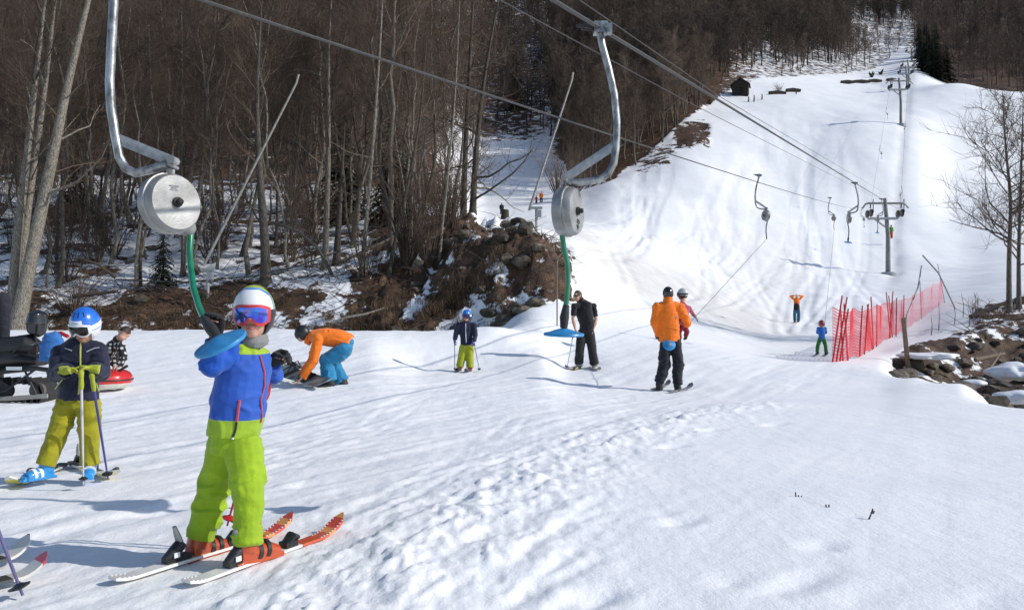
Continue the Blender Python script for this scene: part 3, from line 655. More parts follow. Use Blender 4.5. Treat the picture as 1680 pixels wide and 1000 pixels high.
# brushy saplings in the wood
r7 = np.random.default_rng(44); BRUSH = []
for i in range(4):
    rngb = np.random.default_rng(600+i); V_, C_ = [[], [], 0], [[], [], 0]
    for k in range(20):
        az = rngb.random()*6.283; sp_ = .55*rngb.random(); dr = np.array([math.cos(az)*sp_, math.sin(az)*sp_, 1.0]); dr /= np.linalg.norm(dr); L_ = 4*rngb.uniform(.45, 1); pts = [np.array([math.cos(az)*.2, math.sin(az)*.2, -.1])]
        for q in range(5): dr = dr+rngb.normal(0, .12, 3); dr /= np.linalg.norm(dr); pts.append(pts[-1]+dr*L_/5)
        _tube_np(V_, pts, np.linspace(.022, .005, 6), 4)
        for q in range(16):
            a = rngb.integers(1, 5); p = pts[a]+(pts[a+1]-pts[a])*rngb.random(); d2 = dr*.6+rngb.normal(0, .5, 3); d2 /= np.linalg.norm(d2)
            _tube_np(C_, [p, p+d2*L_*.16, p+d2*L_*.3+rngb.normal(0, .05, 3)], [.009, .007, .004], 3)
    BRUSH.append(tree_meshes('brush', [(np.concatenate(x[0]), np.concatenate(x[1])) for x in (V_, C_)], M['twig'], M['twig']))
for i, g in enumerate(wood_spots(46, -80, 740, 33, 66, r7, 1.2, behind_bank)):
    plant(BRUSH[i % 4], g, 'brushy many-stemmed sapling in the snowy wood above the stream', 'brushy saplings in the wood above the stream', 'bare_shrub', r7.random()*6.28, r7.uniform(.6, 1.3), 'shrub', parts=('stem', 'crown'))
# spruces
def spruce(rng, H, R, nw=26, per=11, droop=.35):
    T = [[], [], 0]; V = []; Fq = []; c = 0
    _tube_np(T, [[0, 0, -.2], [0, 0, H*.5], [0, 0, H]], [.05*H/4+.03, .03*H/4+.02, .01], 6)
    for i in range(nw):
        f = .06+.93*i/nw; z = H*f; L0 = R*(1-f)**.85+.08
        for j in range(per):
            az = rng.random()*6.283; L = L0*rng.uniform(.7, 1.12); e = np.array([math.cos(az), math.sin(az), 0]); s_ = np.array([-e[1], e[0], 0])
            for k in range(5):
                a = k/5; b = (k+1)/5.0; za = z-droop*L*a*a*1.2; zb = z-droop*L*b*b*1.2
                for sd in (-1, 1):
                    wd = L*.3*(1-a*.6); tip = e*L*(b+.08)+s_*sd*wd+np.array([0, 0, zb-.12*L*rng.random()])
                    pa = e*L*a+np.array([0, 0, za]); pb = e*L*b+np.array([0, 0, zb])
                    V += [pa, pb, tip, (pa+tip)/2+np.array([0, 0, -.03*L])]; Fq.append([c, c+1, c+2, c+3]); c += 4
    return [(np.concatenate(T[0]), np.concatenate(T[1])), (np.array(V), np.array(Fq))]
SPR = [tree_meshes('spruce', spruce(np.random.default_rng(70+i), 10, 2.4, 30, 12), M['bark'], M['needles']) for i in range(3)]
plant(SPR[0], gpt(268, 33.5), 'small dark spruce in the snow under the silver reel', None, 'spruce_tree', sc=.3)
plant(SPR[1], gpt(642, 44), 'dark spruce among bare trunks in the middle of the wood', None, 'spruce_tree', sc=.75)
plant(SPR[2], gpt(560, 50), 'tall dark spruce deep in the wood behind the split trunk', None, 'spruce_tree', 2.0, sc=.85)
plant(SPR[0], gpt(845, 205), 'dark spruce at the head of the far run', None, 'spruce_tree', 1.0, sc=1.5)
plant(SPR[1], gpt(125, 52), 'dark spruce behind the leaning pale trees', None, 'spruce_tree', 1.0, sc=.7)
for i, (px, d, s_) in enumerate([(1513, 265, 1.3), (1522, 258, 1.6), (1532, 252, 1.5), (1541, 250, 1.2), (1552, 262, 1.4), (1518, 285, 1.7), (1535, 290, 1.8), (1508, 300, 1.5)]):
    plant(SPR[i % 3], gpt(px, d)-Vector((0, 0, .5)), 'dark spruce in the row along the top edge of the piste', 'spruces along the top edge of the piste', 'spruce_tree', i*1.3, sc=s_)
r5 = np.random.default_rng(15)

# the far wood: nobody could count it
def far_wood():
    rng = np.random.default_rng(11)
    lods = []
    for i in range(8):
        t, c = grow(np.random.default_rng(500+i), 15, .16, (rng.normal(0, .03), 0), 1.0, .22, 24, .26, .75, 6, 3, .03, sides=4)
        lods.append((np.concatenate([t[0], c[0]]), np.concatenate([t[1], c[1]+len(t[0])])))
    spots = []
    def scatter(n, p0, p1, d0, d1, test):
        k = 0; t = 0
        while k < n and t < n*30:
            t += 1
            px = rng.uniform(p0, p1); d = math.sqrt(rng.uniform(d0*d0, d1*d1))
            if test(px, d): spots.append((px, d)); k += 1
    def sp_(px): return np.interp(px, SPUR[:, 0], SPUR[:, 1])
    scatter(620, -350, 790, 118, 330, lambda px, d: px < 690+0*d or d > 150 and px < 760)
    scatter(260, 740, 945, 172, 380, lambda px, d: d > np.interp(px, [740, 780, 860, 950], [130, 176, 182, 178]))
    scatter(520, 900, 1250, 140, 400, lambda px, d: d > sp_(px)+30)
    scatter(380, 1170, 1505, 250, 460, lambda px, d: d > sp_(px)+(52 if px < 1440 else 0) and not (1395 < px < 1507 and d < 395))
    scatter(640, 1500, 2100, 238, 460, lambda px, d: d > sp_(px)+4)
    scatter(420, 1165, 1500, 205, 430, lambda px, d: d > sp_(px)+22 and not (1395 < px < 1507 and d < 395))
    scatter(250, 900, 1200, 120, 300, lambda px, d: d > sp_(px)+16)
    Vs, Fs, c = [], [], 0
    for i, (px, d) in enumerate(spots):
        V, Fq = lods[i % 8]; a = rng.random()*6.283; s_ = rng.uniform(.75, 1.25)
        g = gpt(px, d); R = np.array([[math.cos(a), -math.sin(a), 0], [math.sin(a), math.cos(a), 0], [0, 0, 1]])
        Vs.append((V @ R.T)*s_+np.array([g.x, g.y, g.z-.4])); Fs.append(Fq+c); c += len(V)
    o = put('bare_wood', mesh_np('bare_wood', np.concatenate(Vs), [np.concatenate(Fs)]), M['twig_far'])
    tag(o, 'dense brown leafless wood covering the mountainside', 'woodland', None, 'stuff')
far_wood()

# dry grass hanging over the bank, scrub on the mound: one mass
def grass():
    rng = np.random.default_rng(12); V = []; Fq = []; c = 0
    def tuft(g, h, n, hang=.5):
        nonlocal c
        if litter_at(g.x*F/g.y+CX, g.y) < .55: return
        for _ in range(n):
            az = rng.random()*6.283; o = np.array([g.x+rng.normal(0, .10), g.y+rng.normal(0, .10), g.z-.03])
            e = np.array([math.cos(az), math.sin(az)-hang, 0]); hh = h*rng.uniform(.5, 1); w_ = rng.uniform(.004, .011)
            s_ = np.array([math.cos(az+1.57), math.sin(az+1.57), 0])*w_
            p1 = o+e*hh*.35+np.array([0, 0, hh*.7]); p2 = o+e*hh*.8+np.array([0, 0, hh*rng.uniform(-.1, .6)])
            V.extend([o-s_, o+s_, p1+s_*.7, p1-s_*.7, p2]); Fq.append((c, c+1, c+2, c+3)); Fq.append((c+3, c+2, c+4, c+4)); c += 5
    for _ in range(120): tuft(gpt(rng.uniform(440, 830), rng.uniform(25.6, 28.0)), .5, 26, 1.0)
    for _ in range(150): tuft(gpt(rng.uniform(-60, 470), rng.uniform(27.6, 30.2)), .35, 18)
    for _ in range(70): tuft(gpt(rng.uniform(620, 935), rng.uniform(26, 33.0)), .35, 16, .9)
    for _ in range(60): tuft(gpt(rng.uniform(1600, 1760), rng.uniform(30, 36.0)), .35, 14)
    for _ in range(40): tuft(gpt(rng.uniform(1105, 1165), rng.uniform(130, 151.0)), .7, 14)
    V = np.array(V); tri = np.array([f[:3] for f in Fq if f[2] != f[3] and len(set(f)) == 3 or len(set(f)) == 3]); qd = np.array([f for f in Fq if len(set(f)) == 4])
    o = put('dry_grass', mesh_np('dry_grass', V, [qd, tri]), M['dry_grass'])
    tag(o, 'withered brown grass hanging over the stream banks', 'grass', None, 'stuff')
grass()

# dead sticks and brush strewn over the stream banks: one mass
def brush():
    rng = np.random.default_rng(14); C = [[], [], 0]
    def sticks(n, p0, p1, d0, d1, L0, L1):
        for _ in range(n):
            g = gpt(rng.uniform(p0, p1), rng.uniform(d0, d1)); az = rng.random()*6.283; L = rng.uniform(L0, L1)
            dr = np.array([math.cos(az), math.sin(az), rng.normal(.12, .25)]); a = np.array(g)+np.array([0, 0, .03])
            _tube_np(C, [a-dr*L*.1, a+dr*L*.4+rng.normal(0, .05*L, 3), a+dr*L], [.016, .012, .005], 3)
    sticks(1000, -80, 640, 27.5, 34, .3, 1.8); sticks(420, 560, 930, 25.5, 34, .3, 1.3); sticks(600, -80, 760, 34, 60, .5, 3.0); sticks(160, 1590, 1800, 28.5, 36, .3, 1.6)
    o = put('dead_brush', mesh_np('dead_brush', np.concatenate(C[0]), [np.concatenate(C[1])]), M['twig'])
    tag(o, 'dead sticks strewn over the stream banks and forest floor', 'brushwood', None, 'stuff')
brush()

# boulders
def boulder_mesh(seed, el=(1, .8, .6)):
    bm = bmesh.new(); bmesh.ops.create_icosphere(bm, subdivisions=3, radius=1)
    rng = random.Random(seed); off = Vector((rng.uniform(-50, 50), rng.uniform(-50, 50), 0))
    planes = [(Vector((rng.gauss(0, 1), rng.gauss(0, 1), rng.gauss(0, 1))).normalized(), rng.uniform(.45, .82)) for _ in range(13)]
    for v in bm.verts:
        p = v.co.copy()
        for nrm, h in planes:
            k = p.dot(nrm)
            if k > h: p -= nrm*(k-h)*.97
        p *= 1+0.14*mnoise.noise(p*1.6+off)+.05*mnoise.noise(p*5+off)
        v.co = Vector((p.x*el[0], p.y*el[1], p.z*el[2]))
    me = bpy.data.meshes.new('boulder'); bm.to_mesh(me); bm.free(); me.materials.append(M['rock'])
    me.polygons.foreach_set('use_smooth', [True]*len(me.polygons)); me.set_sharp_from_angle(angle=math.radians(22))
    return me
BOUL = [boulder_mesh(i, (1, .75+.2*(i % 2), .55+.12*(i % 3))) for i in range(8)]
def boulder(g, s_, label, group=None, i=0, rz=0):
    o = put('boulder', BOUL[i % 8]); o.location = g+Vector((0, 0, s_*.12)); o.scale = (s_,)*3; o.rotation_euler = (0.1*math.sin(i), .12*math.cos(i*2), rz)
    tag(o, label, 'boulder', group)
boulder(gpt(1575, 19.2)+Vector((0, 0, .2)), .5, 'pointed ochre boulder at the near edge of the creek')
boulder(gpt(1537, 21.4), .45, 'dark brown boulder behind the pointed ochre one in the creek', i=1, rz=1)
boulder(gpt(1470, 20.8), .36, 'flat grey slab where the creek meets the piste', i=2, rz=.4)
boulder(gpt(1500, 20.2), .36, 'long low dark rock beside the flat grey slab', i=4, rz=.2)
r6 = np.random.default_rng(31)
for i, g in enumerate(wood_spots(150, 1450, 1800, 12.6, 29, r6, .27, lambda px, d: np.interp(px, [1440, 1465, 1500, 1570, 1680, 1800], [99, 18.8, 17.9, 16.6, 12.9, 11.5]) < d < np.interp(px, [1465, 1500, 1570, 1680], [23.5, 25.5, 27.5, 29]))):
    boulder(g, .10+.34*r6.random()**2, 'brown water-worn stone in the rocky creek bed', 'stones in the rocky creek bed', i, r6.random()*6.28)
for i, g in enumerate(wood_spots(58, 420, 880, 25.0, 26.9, r6, .42, lambda px, d: abs(d-np.interp(px, [420, 600, 700, 800, 880], [26.5, 26.0, 25.3, 24.9, 24.9])) < .6)):
    boulder(g+Vector((0, 0, .12)), r6.uniform(.2, .48), 'grey stone along the foot of the brown bank', 'stones along the foot of the brown bank', i+3, r6.random()*6.28)
for i, g in enumerate(wood_spots(60, 660, 940, 25.6, 33, r6, .45)):
    boulder(g, .12+.36*r6.random()**2, 'earthy rock sticking out of the brown mound', 'rocks in the brown mound', i+5, r6.random()*6.28)
for i, g in enumerate(wood_spots(34, -60, 600, 29, 44, r6, .9)):
    boulder(g, r6.uniform(.15, .45), 'mossy rock showing through the snow of the wood', 'rocks in the snowy wood', i+1, r6.random()*6.28)
boulder(gpt(806, 26.2), .45, 'large pale boulder low in the mound', i=6, rz=.7)
boulder(gpt(815, 25.4), .36, 'rounded boulder under the large pale one in the mound', i=3, rz=.2)
# snow caps lying on the creek
def snow_cap(px, py, d, rx, ry, rz_, label, seed):
    mb = MB(); c = P(px, py, d); mb.ball((0, 0, 0), (rx, ry, rz_), nu=40, nv=22); me = mb.mesh('snow_patch')
    off = Vector((seed*7.3, seed*2.1, 0))
    for v in me.vertices:
        q = v.co*1.5+off; v.co *= 1+.45*mnoise.noise(q)+.22*mnoise.noise(q*2.7)+.06*mnoise.noise(q*8)
    o = put('snow_patch', me, M['snow_plain'] if 'snow_plain' in M else M['dirty_snow']); o.location = c; tag(o, label, 'snow patch')
snow_cap(1660, 612, 21, .55, .8, .22, 'thick rounded snow cap over the creek stones beside the driftwood', 1)
snow_cap(1522, 583, 24.8, .75, .9, .10, 'snow patch at the foot of the wooden post', 2)
snow_cap(1668, 652, 15.5, .42, .5, .14, 'small snow patch among stones close to the smooth snow edge', 3)
snow_cap(1600, 628, 20, .3, .3, .10, 'little snow cap beside the pointed ochre boulder', 4)

# fallen wood
def stick(name, pts, r, label, cat, m='wood', n=7):
    b = Vector(pts[0]); mb = MB(); mb.tube([Vector(p)-b for p in pts], r, n); o = mb.build(name, M[m], loc=b); tag(o, label, cat); return o
stick('log', [P(1600, 590, 23), P(1648, 580, 23.4)], [.065, .05], 'pale driftwood log lying across the creek', 'log')
stick('log', [P(1622, 607, 21.5), P(1634, 590, 21.8), P(1641, 578, 22)], [.035, .03, .02], 'forked dead branch stub below the driftwood log', 'branch')
stick('log', [gpt(1592, 32.5)+Vector((0, 0, .25)), gpt(1655, 33)+Vector((0, 0, .5))], [.1, .07], 'dark fallen trunk at the foot of the creek tree', 'log', 'dark_wood')
stick('branch', [P(95, 428, 29.5), P(130, 423, 29.5), P(162, 434, 29.6), P(190, 455, 29.8)], [.03, .045, .05, .06], 'arched fallen branch beside the leaning pale trees', 'branch', 'bark')
stick('branch', [P(415, 362, 32), P(455, 366, 32), P(490, 380, 31.8), P(520, 405, 31.5), P(540, 440, 31), P(549, 464, 30.8)], [.03, .05, .06, .065, .07, .08], 'bowed sapling bent over in the wood', 'branch', 'bark')
stick('branch', [P(545, 530, 26.2), P(570, 520, 26.2), P(600, 515, 26.4), P(630, 505, 26.8)], [.05, .05, .04, .02], 'bleached branch lying at the foot of the bank', 'branch', 'bark_pale')
stick('log', [P(118, 486, 29), P(190, 478, 29.6)], [.08, .06], 'rotting log on the brown stream bank', 'log', 'dark_wood')
stick('log', [P(560, 430, 31.5), P(660, 382, 34)], [.07, .05], 'thin trunk fallen down the snowy wood slope', 'log', 'bark')
stick('water_pipe', [P(190, 458, 30.5), P(300, 463, 30.2), P(420, 452, 30.5), P(490, 436, 31), P(560, 410, 32), P(640, 384, 34)], .03, 'thin dark water pipe strung across the wood', 'pipe', 'rope')
stick('timber_post', [gpt(1492, 24.5)-Vector((0, 0, .3)), P(1482, 521, 24.3)], [.085, .07], 'squat grey timber post at the head of the creek', 'post', 'wood', 6)
stick('tree_stump', [gpt(828, 68)-Vector((0, 0, .3)), gpt(828, 68)+Vector((0, 0, .4)), gpt(828, 68)+Vector((.05, 0, 1.3))], [.75, .4, .3], 'dark tree stump at the edge of the far run', 'stump', 'dark_wood', 9)
def rootstump(px, d, label, seed):
    rng = random.Random(seed); mb = MB(); b = gpt(px, d)
    for k in range(5):
        a = rng.random()*6.28; L = rng.uniform(.8, 2.2); mb.tube([(0, 0, -.2), (math.cos(a)*.3, 0, L*.5), (math.cos(a)*.9, math.sin(a)*.4, L)], [.5, .35, .12], 6)
    tag(mb.build('tree_stump', M['dark_wood'], loc=b), label, 'stump')
rootstump(1445, 258, 'gnarled dark stump in the snow near the top of the piste', 4)
rootstump(1430, 250, 'forked dead stump downhill of the gnarled one', 9)
for i, (px, d, L) in enumerate([(1400, 232, 5), (1425, 236, 4), (1455, 240, 3), (1380, 228, 4), (1290, 190, 3.5), (1262, 186, 4)]):
    a = gpt(px, d)+Vector((0, 0, .25)); stick('log', [a, a+Vector((L*.5, .3, .2)), a+Vector((L, .1, .1))], [.5, .6, .35], ['dark log lying at the top edge of the piste', 'long dark log on the snow near the top pylon', 'short dark log close to the top pylon', 'brown log below the upper wood', 'dark timber lying uphill of the hut', 'dark timber lying beside the hut'][i], 'log', 'dark_wood')
# twigs poking out of the near snow
def sprig(px, py, lst, label):
    b = ghit(px, py); mb = MB()
    for pts in lst:
        k = b.y/F; mb.tube([Vector(((x)*k, 0.01*i, -y*k)) for i, (x, y) in enumerate(pts)], [.0055, .004, .003][:len(pts)], 5)
    tag(mb.build('twig', M['bark'], loc=b-Vector((0, 0, .01))), label, 'twig')
sprig(1424, 852, [[(0, 0), (6, -10), (10, -18)], [(8, -13), (12, -16)], [(8, -13), (9, -20)]], 'forked dry twig poking out of the smooth snow')
sprig(1306, 815, [[(0, 0), (0, -10)], [(4, 1), (5, -5)], [(8, 2), (10, -4)]], 'tuft of short dry stalks in the smooth snow')
sprig(1356, 832, [[(0, 0), (0, -7)], [(4, 0), (5, -7)], [(10, 12), (14, 11)]], 'pair of tiny dry stalks between the two larger twigs')

for i, (px, d, h) in enumerate(((1228, 176, 1.2), (1237, 176, 1.5), (1250, 178, 1.3), (1306, 186, 1.0))):
    g = gpt(px, d); stick('marker_stake', [g, g+Vector((.05, 0, h*.6)), g+Vector((.02, 0, h))], [.16, .13, .1], ['thin dark stake in the snow below the hut', 'taller dark stake in the snow below the hut', 'dark stake furthest uphill of the three below the hut', 'lone short stake in the middle of the upper piste'][i], 'stake', 'dark_wood')
# ------------------------------------------------------------------ hut, pylons, ropes
def hut():
    b = gpt(1215, 184); r = empty('wooden_hut', b, 'small dark wooden hut with a gable roof beside the wood', 'hut')
    mb = MB(); W, D_, Hh = 3.6, 3.6, 1.9
    V = [(-W/2, -D_/2, -1), (W/2, -D_/2, -1), (W/2, D_/2, -1), (-W/2, D_/2, -1), (-W/2, -D_/2, Hh), (W/2, -D_/2, Hh), (W/2, D_/2, Hh), (-W/2, D_/2, Hh), (0, -D_/2, Hh+1.3), (0, D_/2, Hh+1.3)]
    mb.add(V, [(0, 1, 5, 8, 4), (2, 3, 7, 9, 6), (1, 2, 6, 5), (3, 0, 4, 7)]); mb.build('wall', M['dark_wood'], r, smooth=False)
    mb = MB()
    for s_ in (-1, 1): mb.box((s_*1.05, 0, Hh+.68), (2.75, 4.3, .16), Matrix.Rotation(s_*.62, 3, 'Y'))
    mb.build('roof', mat('tarred_roof', (.03, .027, .025), .8, var=.4), r, smooth=False)
    mb = MB(); mb.box((.3, -D_/2-.03, .35), (.9, .08, 1.7)); mb.build('door', mat('hut_door', (.015, .012, .01), .9), r, smooth=False)
    r.rotation_euler = (0, 0, -.35)
hut()

M['pylon_steel'] = mat('weathered_pylon_steel', (.20, .20, .20), .5, .5, var=.3, scale=3)
PYL = [(1457, 448, 85, 325), (1478, 199, 146, 128), (1488, 155, 205, 108), (1491, 139, 231, 98), (1496, 110, 290, 76)]
def pylon(px, pyb, d, pyt, label, detail=True):
    b = ghit(px, pyb, 30) if False else gpt(px, d); top = CH+(HY-pyt)*d/F; h = top-b.z
    r = empty('lift_pylon', b, label, 'lift pylon', 'ski lift pylons')
    mb = MB(); mb.tube([(0, 0, -.5), (0, 0, h*.5), (-.35, 0, h)], [.27, .23, .18], 14); mb.build('mast', M['pylon_steel'], r)
    mb = MB(); mb.box((-.3, 0, h-.55), (3.7, .24, .2)); mb.tube([(-2.1, 0, h-.55), (-2.4, 0, h-.62), (-2.75, 0, h-1.1)], .09, 8); mb.tube([(1.5, 0, h-.55), (1.8, 0, h-.62), (2.2, 0, h-1.05)], .09, 8)
    mb.build('crossarm', M['pylon_steel'], r)
    mb = MB(); mb.box((-.6, -.1, h-2.2), (3.0, .7, .2)); mb.tube([(-1.4, 0, h-2.3), (-.3, 0, h-3.1)], .09, 8); mb.build('service_platform', M['grey_paint'], r)
    for x in (-1.85, 1.45):
        mb = MB(); mb.tube([(x, 0, h-.5), (x-.05, 0, h-1.1)], .07, 6); mb.tube([(x+.25, 0, h-.1), (x+.25, 0, h-1.6)], .05, 6)
        for dy in (-.45, .45): mb.lathe((x-.18, dy, h-1.65), [(.36, -.08), (.42, -.05), (.34, 0), (.42, .05), (.36, .08)], (1, 0, 0), 18)
        mb.box((x-.02, 0, h-1.45), (.1, 1.3, .22)); mb.build('pulley', M['black'], r)
    mb = MB(); mb.lathe((0, 0, .05), [(.85, -.5), (.85, .0), (.7, .12), (.4, .2)], n=18); mb.build('base', M['grey_paint'], r)
    return Vector((b.x-1.98, d, top-1.3)), Vector((b.x+1.3, d, top-1.3))
plab = ['nearest tall steel pylon above the red net fence', 'second steel pylon halfway up the piste', 'thin far pylon just uphill of the second one', 'distant pylon near the top of the piste', 'topmost tiny pylon at the edge of the dark spruces']
ends = [pylon(*PYL[i], plab[i]) for i in range(5)]
def rope(name, pts, r, label, sag=0.0, m='rope'):
    P0 = Vector(pts[0]); mb = MB(); out = []
    for a, b in zip(pts[:-1], pts[1:]):
        for k in range(25 if b is pts[-1] else 24):
            t = k/24; q = Vector(a).lerp(Vector(b), t); q.z -= sag*4*t*(1-t)*(Vector(b)-Vector(a)).length/80; out.append(q-P0)
    mb.tube(out, r, 6); o = mb.build(name, M[m], loc=P0); tag(o, label, 'cable'); return o
A0 = P(185, -48, 3.6); A1 = ends[0][0]
B0 = P(985, 47, 4.35); B1 = ends[0][1]
def along(a, b, d): return a + (b-a)*((d-a.y)/(b.y-a.y))
rope('haul_rope', [along(A0, A1, -8), A0, A1] + [e[0] for e in ends[1:]], .009, 'haul rope running up from above the silver reel, carrying the left hangers', .25)
rope('haul_rope', [along(B0, B1, -8), B0, B1] + [e[1] for e in ends[1:]], .0105, 'thicker haul rope clamped in the head of the numbered hanger', .0)
rope('guy_cable', [P(690, -88, 4.6), P(820, 0, 5.5), P(1130, 168, 10.5), ends[0][1]+Vector((-.9, 0, .5))], .0042, 'thin steel cable passing below the head of the numbered hanger', .0)
rope('guy_cable', [P(780, -108, 4.6), P(945, -4, 5.5), P(1180, 158, 11), ends[0][1]+Vector((-.2, 0, 1.0))], .0042, 'thin steel cable passing above the head of the numbered hanger', .0)

# ------------------------------------------------------------------ lift hangers
H_CLIP, H_D = (985, 47), 4.35
H_TUBE = [(982, 42), (988, 75), (999, 115), (1008, 155), (1012, 200), (1011, 240), (1007, 268), (998, 285), (982, 295), (955, 299), (930, 299)]
H_BRACE = [(1009, 238), (926, 293)]
def hanger(clip, d, label, mirror=1, rod='hang', sc=1.0, group='lift hangers along the haul ropes', rope_to=None, near=None, drum_n=None):
    """a spring-reel hanger; the shape is that of the numbered one, scaled with distance"""
    origin = P(clip[0], clip[1], d); r = empty('lift_hanger', origin, label, 'lift hanger', group)
    k = H_D/F*sc
    def q(px, py, dy=0.0): return Vector(((px-H_CLIP[0])*k*mirror, dy, -(py-H_CLIP[1])*k))
    if near: tube_pts = [P(x, y, d)-origin for x, y in near['tube']]; br = [P(x, y, d)-origin for x, y in near['brace']]; dc = P(*near['drum'], d)-origin; nrm = Vector(near['n'])
    else: tube_pts = [q(*p) for p in H_TUBE]; br = [q(*p) for p in H_BRACE]; dc = q(933, 346); nrm = Vector(drum_n or (.96*mirror, -.22, 0))
    nrm.normalize(); s_ = sc
    mb = MB(); mb.tube(tube_pts, .0205*s_, 14); mb.build('arm_tube', M['steel'], r)
    mb = MB(); a, b = br; mb.tube([a, b], [(.024*s_, .007)]*2, 4, side=((b-a).cross(Vector((0, 1, 0)))).normalized()); mb.build('brace', M['grey_paint'], r)
    e = tube_pts[-1]; mb = MB()
    mb.tube([e, (e+b)/2, b], [(.018, .02)]*3, 8); mb.lathe(b+Vector((0, -.03, .005)), [(.019, 0), (.019, .06)], (0, 1, 0), 14)
    for sgn in (-1, 1): mb.lathe((e+b)/2+Vector((sgn*.02, -.034, -.02)), [(.008, 0), (.008, .06)], (0, 1, 0), 8)
    mb.tube([(e+b)/2+Vector((0, 0, -.03)), dc+Vector((0, 0, .115*s_))], [(.02, .014)]*2, 8); mb.build('joint', M['alu'], r)
    if not near or near.get('clamp'):
        mb = MB(); mb.box((0, 0, .0), (.075*s_, .07, .06*s_)); mb.lathe((.03, -.05, .0), [(.016, 0), (.02, .02), (.016, .1)], (0, 1, 0), 10); mb.tube([(-.03, .0, .01), (-.10, .02, .012)], .012, 8); mb.box((.045, -.02, -.01), (.03, .05, .05))
        mb.build('rope_clamp', M['steel'], r)
        mb = MB(); mb.tube([(-.035, .0, .0), (-.07, .01, .016), (-.13, .02, .022)], [(.03, .016), (.024, .012), (.012, .006)], 8); mb.tube([(-.05, -.03, -.02), (-.11, -.02, -.004)], .007, 6); mb.build('clamp_jaw', M['rubber'], r)
    # spring reel: a shallow drum with a stepped face, hub and a snout where the rod comes out
    R = .135*s_; T = .052*s_
    mb = MB(); prof = [(R*.93, -T), (R, -T*.8), (R, -.006), (R*1.035, -.004), (R*1.035, .008), (R*.99, .01), (R*.97, T*.72), (R*.90, T), (R*.3, T*1.04), (R*.24, T*1.0)]
    mb.lathe(dc, prof, nrm, 48)
    sd = nrm.cross(Vector((0, 0, 1))).normalized()
    rod_top = None
    if near: rod_top = P(*near['rod'][0], d)-origin
    else: rod_top = q(922, 390)
    sn = Vector((rod_top.x, 0, rod_top.z))
    if near: sn = P(near['rod3'][0][0], near['rod3'][0][1], d+near['rod3'][0][2])-origin
    mb.tube([dc+(sn-dc)*.35+Vector((0, 0, -.02)), sn], [(R*.62, T*.7), (.03*s_, .028*s_)], 12, side=sd)
    if near and near.get('cast'):        # raised casting marks on the plain face
        up = Vector((0, 0, 1)); xx = up.cross(nrm).normalized(); mb.cur = 1
        for dz, ln in ((.072, .05), (.063, .035), (.054, .045), (-.06, .04)):
            for t in range(int(ln/.006)): mb.box(dc+nrm*(T*1.025)+up*dz+xx*(t*.006-ln/2-.01), (.0042, .002, .0045+.0015*((t*7) % 3)), Matrix((xx, nrm, up)).transposed())
    mb.build('reel_housing', [M['alu'], M['grey_paint']], r)
    mb = MB(); mb.lathe(dc+nrm*(T*1.0), [(R*.17, 0), (R*.17, .012), (R*.1, .012), (R*.1, .03), (R*.085, .034)], nrm, 14); mb.build('hub_bolt', M['rubber'], r)
    if near and near.get('text'):
        cu = bpy.data.curves.new('digits', 'FONT'); cu.body = near['text']; cu.size = .062; cu.extrude = .0012; cu.align_x = 'CENTER'; cu.align_y = 'CENTER'
        to = bpy.data.objects.new('digits', cu); COL.objects.link(to); dg = bpy.context.evaluated_depsgraph_get(); dg.update(); me = bpy.data.meshes.new_from_object(to.evaluated_get(dg)); bpy.data.objects.remove(to)
        o = put('number', me, M['black'], r); up = Vector((0, 0, 1)); xx = up.cross(nrm).normalized()
        rotm = Matrix((xx, up, nrm)).transposed().to_4x4() @ Matrix.Rotation(math.radians(near.get('roll', 0)), 4, 'Z')
        o.matrix_local = Matrix.Translation(dc+nrm*(T*1.03+.001)+up*(-.072)+xx*near.get('tx', .0)) @ rotm
    # rod, grip and seat disc
    if near: rp = [P(x, y, d+dy)-origin for x, y, dy in near['rod3']]
    elif rod == 'hang': rp = [q(922, 390), q(927, 412), q(931, 435), q(932, 465), q(929, 495), q(926, 520)]
    else: rp = [q(922, 390), q(921, 402)]
    mb = MB(); mb.tube(rp, .0145*s_, 12); mb.build('green_rod', M['green_rod'] if (near or d < 0) else M['rope'], r)
    end = rp[-1]
    if rope_to is not None:
        mb = MB(); mb.tube([end, Vector(rope_to)-origin], .005, 6); mb.build('pull_rope', M['rope'], r); return r
    if rod == 'none': return r
    if near: gp = [P(x, y, d+dy)-origin for x, y, dy in near['grip']]; dcn = P(*near['disc'], d+near['disc_dy'])-origin; dn = Vector(near['disc_n']).normalized()
    else: gp = [q(927, 505), q(926, 522), q(925, 538)]; dcn = q(925, 548); dn = Vector((.15*mirror, 0, 1)).normalized()
    mb = MB(); mb.tube(gp, [.017*s_, .026*s_, .02*s_], 10); mb.lathe(gp[-1], [(.007, -.02), (.012, 0), (.007, .02)], (0, 1, 0), 10); mb.tube([gp[-1], dcn], .006*s_, 6); mb.build('grip', M['rubber'], r)
    mb = MB(); Rd = .112*s_; mb.lathe(dcn, [(Rd*.55, -.016), (Rd*.97, -.012), (Rd, -.004), (Rd*.97, .003), (Rd*.72, .009), (Rd*.45, .02), (Rd*.18, .028), (.012, .03)], dn, 40); mb.build('seat_disc', M['blue_disc'], r)
    return r
hanger((985, 47), H_D, 'hanger with number 48 on its reel and a blue disc hanging free', group=None, near=dict(tube=H_TUBE, brace=H_BRACE, drum=(932, 347), n=(.92, -.40, 0), text='48', roll=78, tx=.012, clamp=True,
    rod=[(922, 388)], rod3=[(922, 386, 0), (926, 410, 0), (931, 435, 0), (932, 462, 0), (930, 490, 0), (927, 508, 0)], grip=[(929, 500, 0), (926, 520, 0), (925, 538, 0)], disc=(925, 547), disc_dy=0, disc_n=(.02, -.05, 1)))
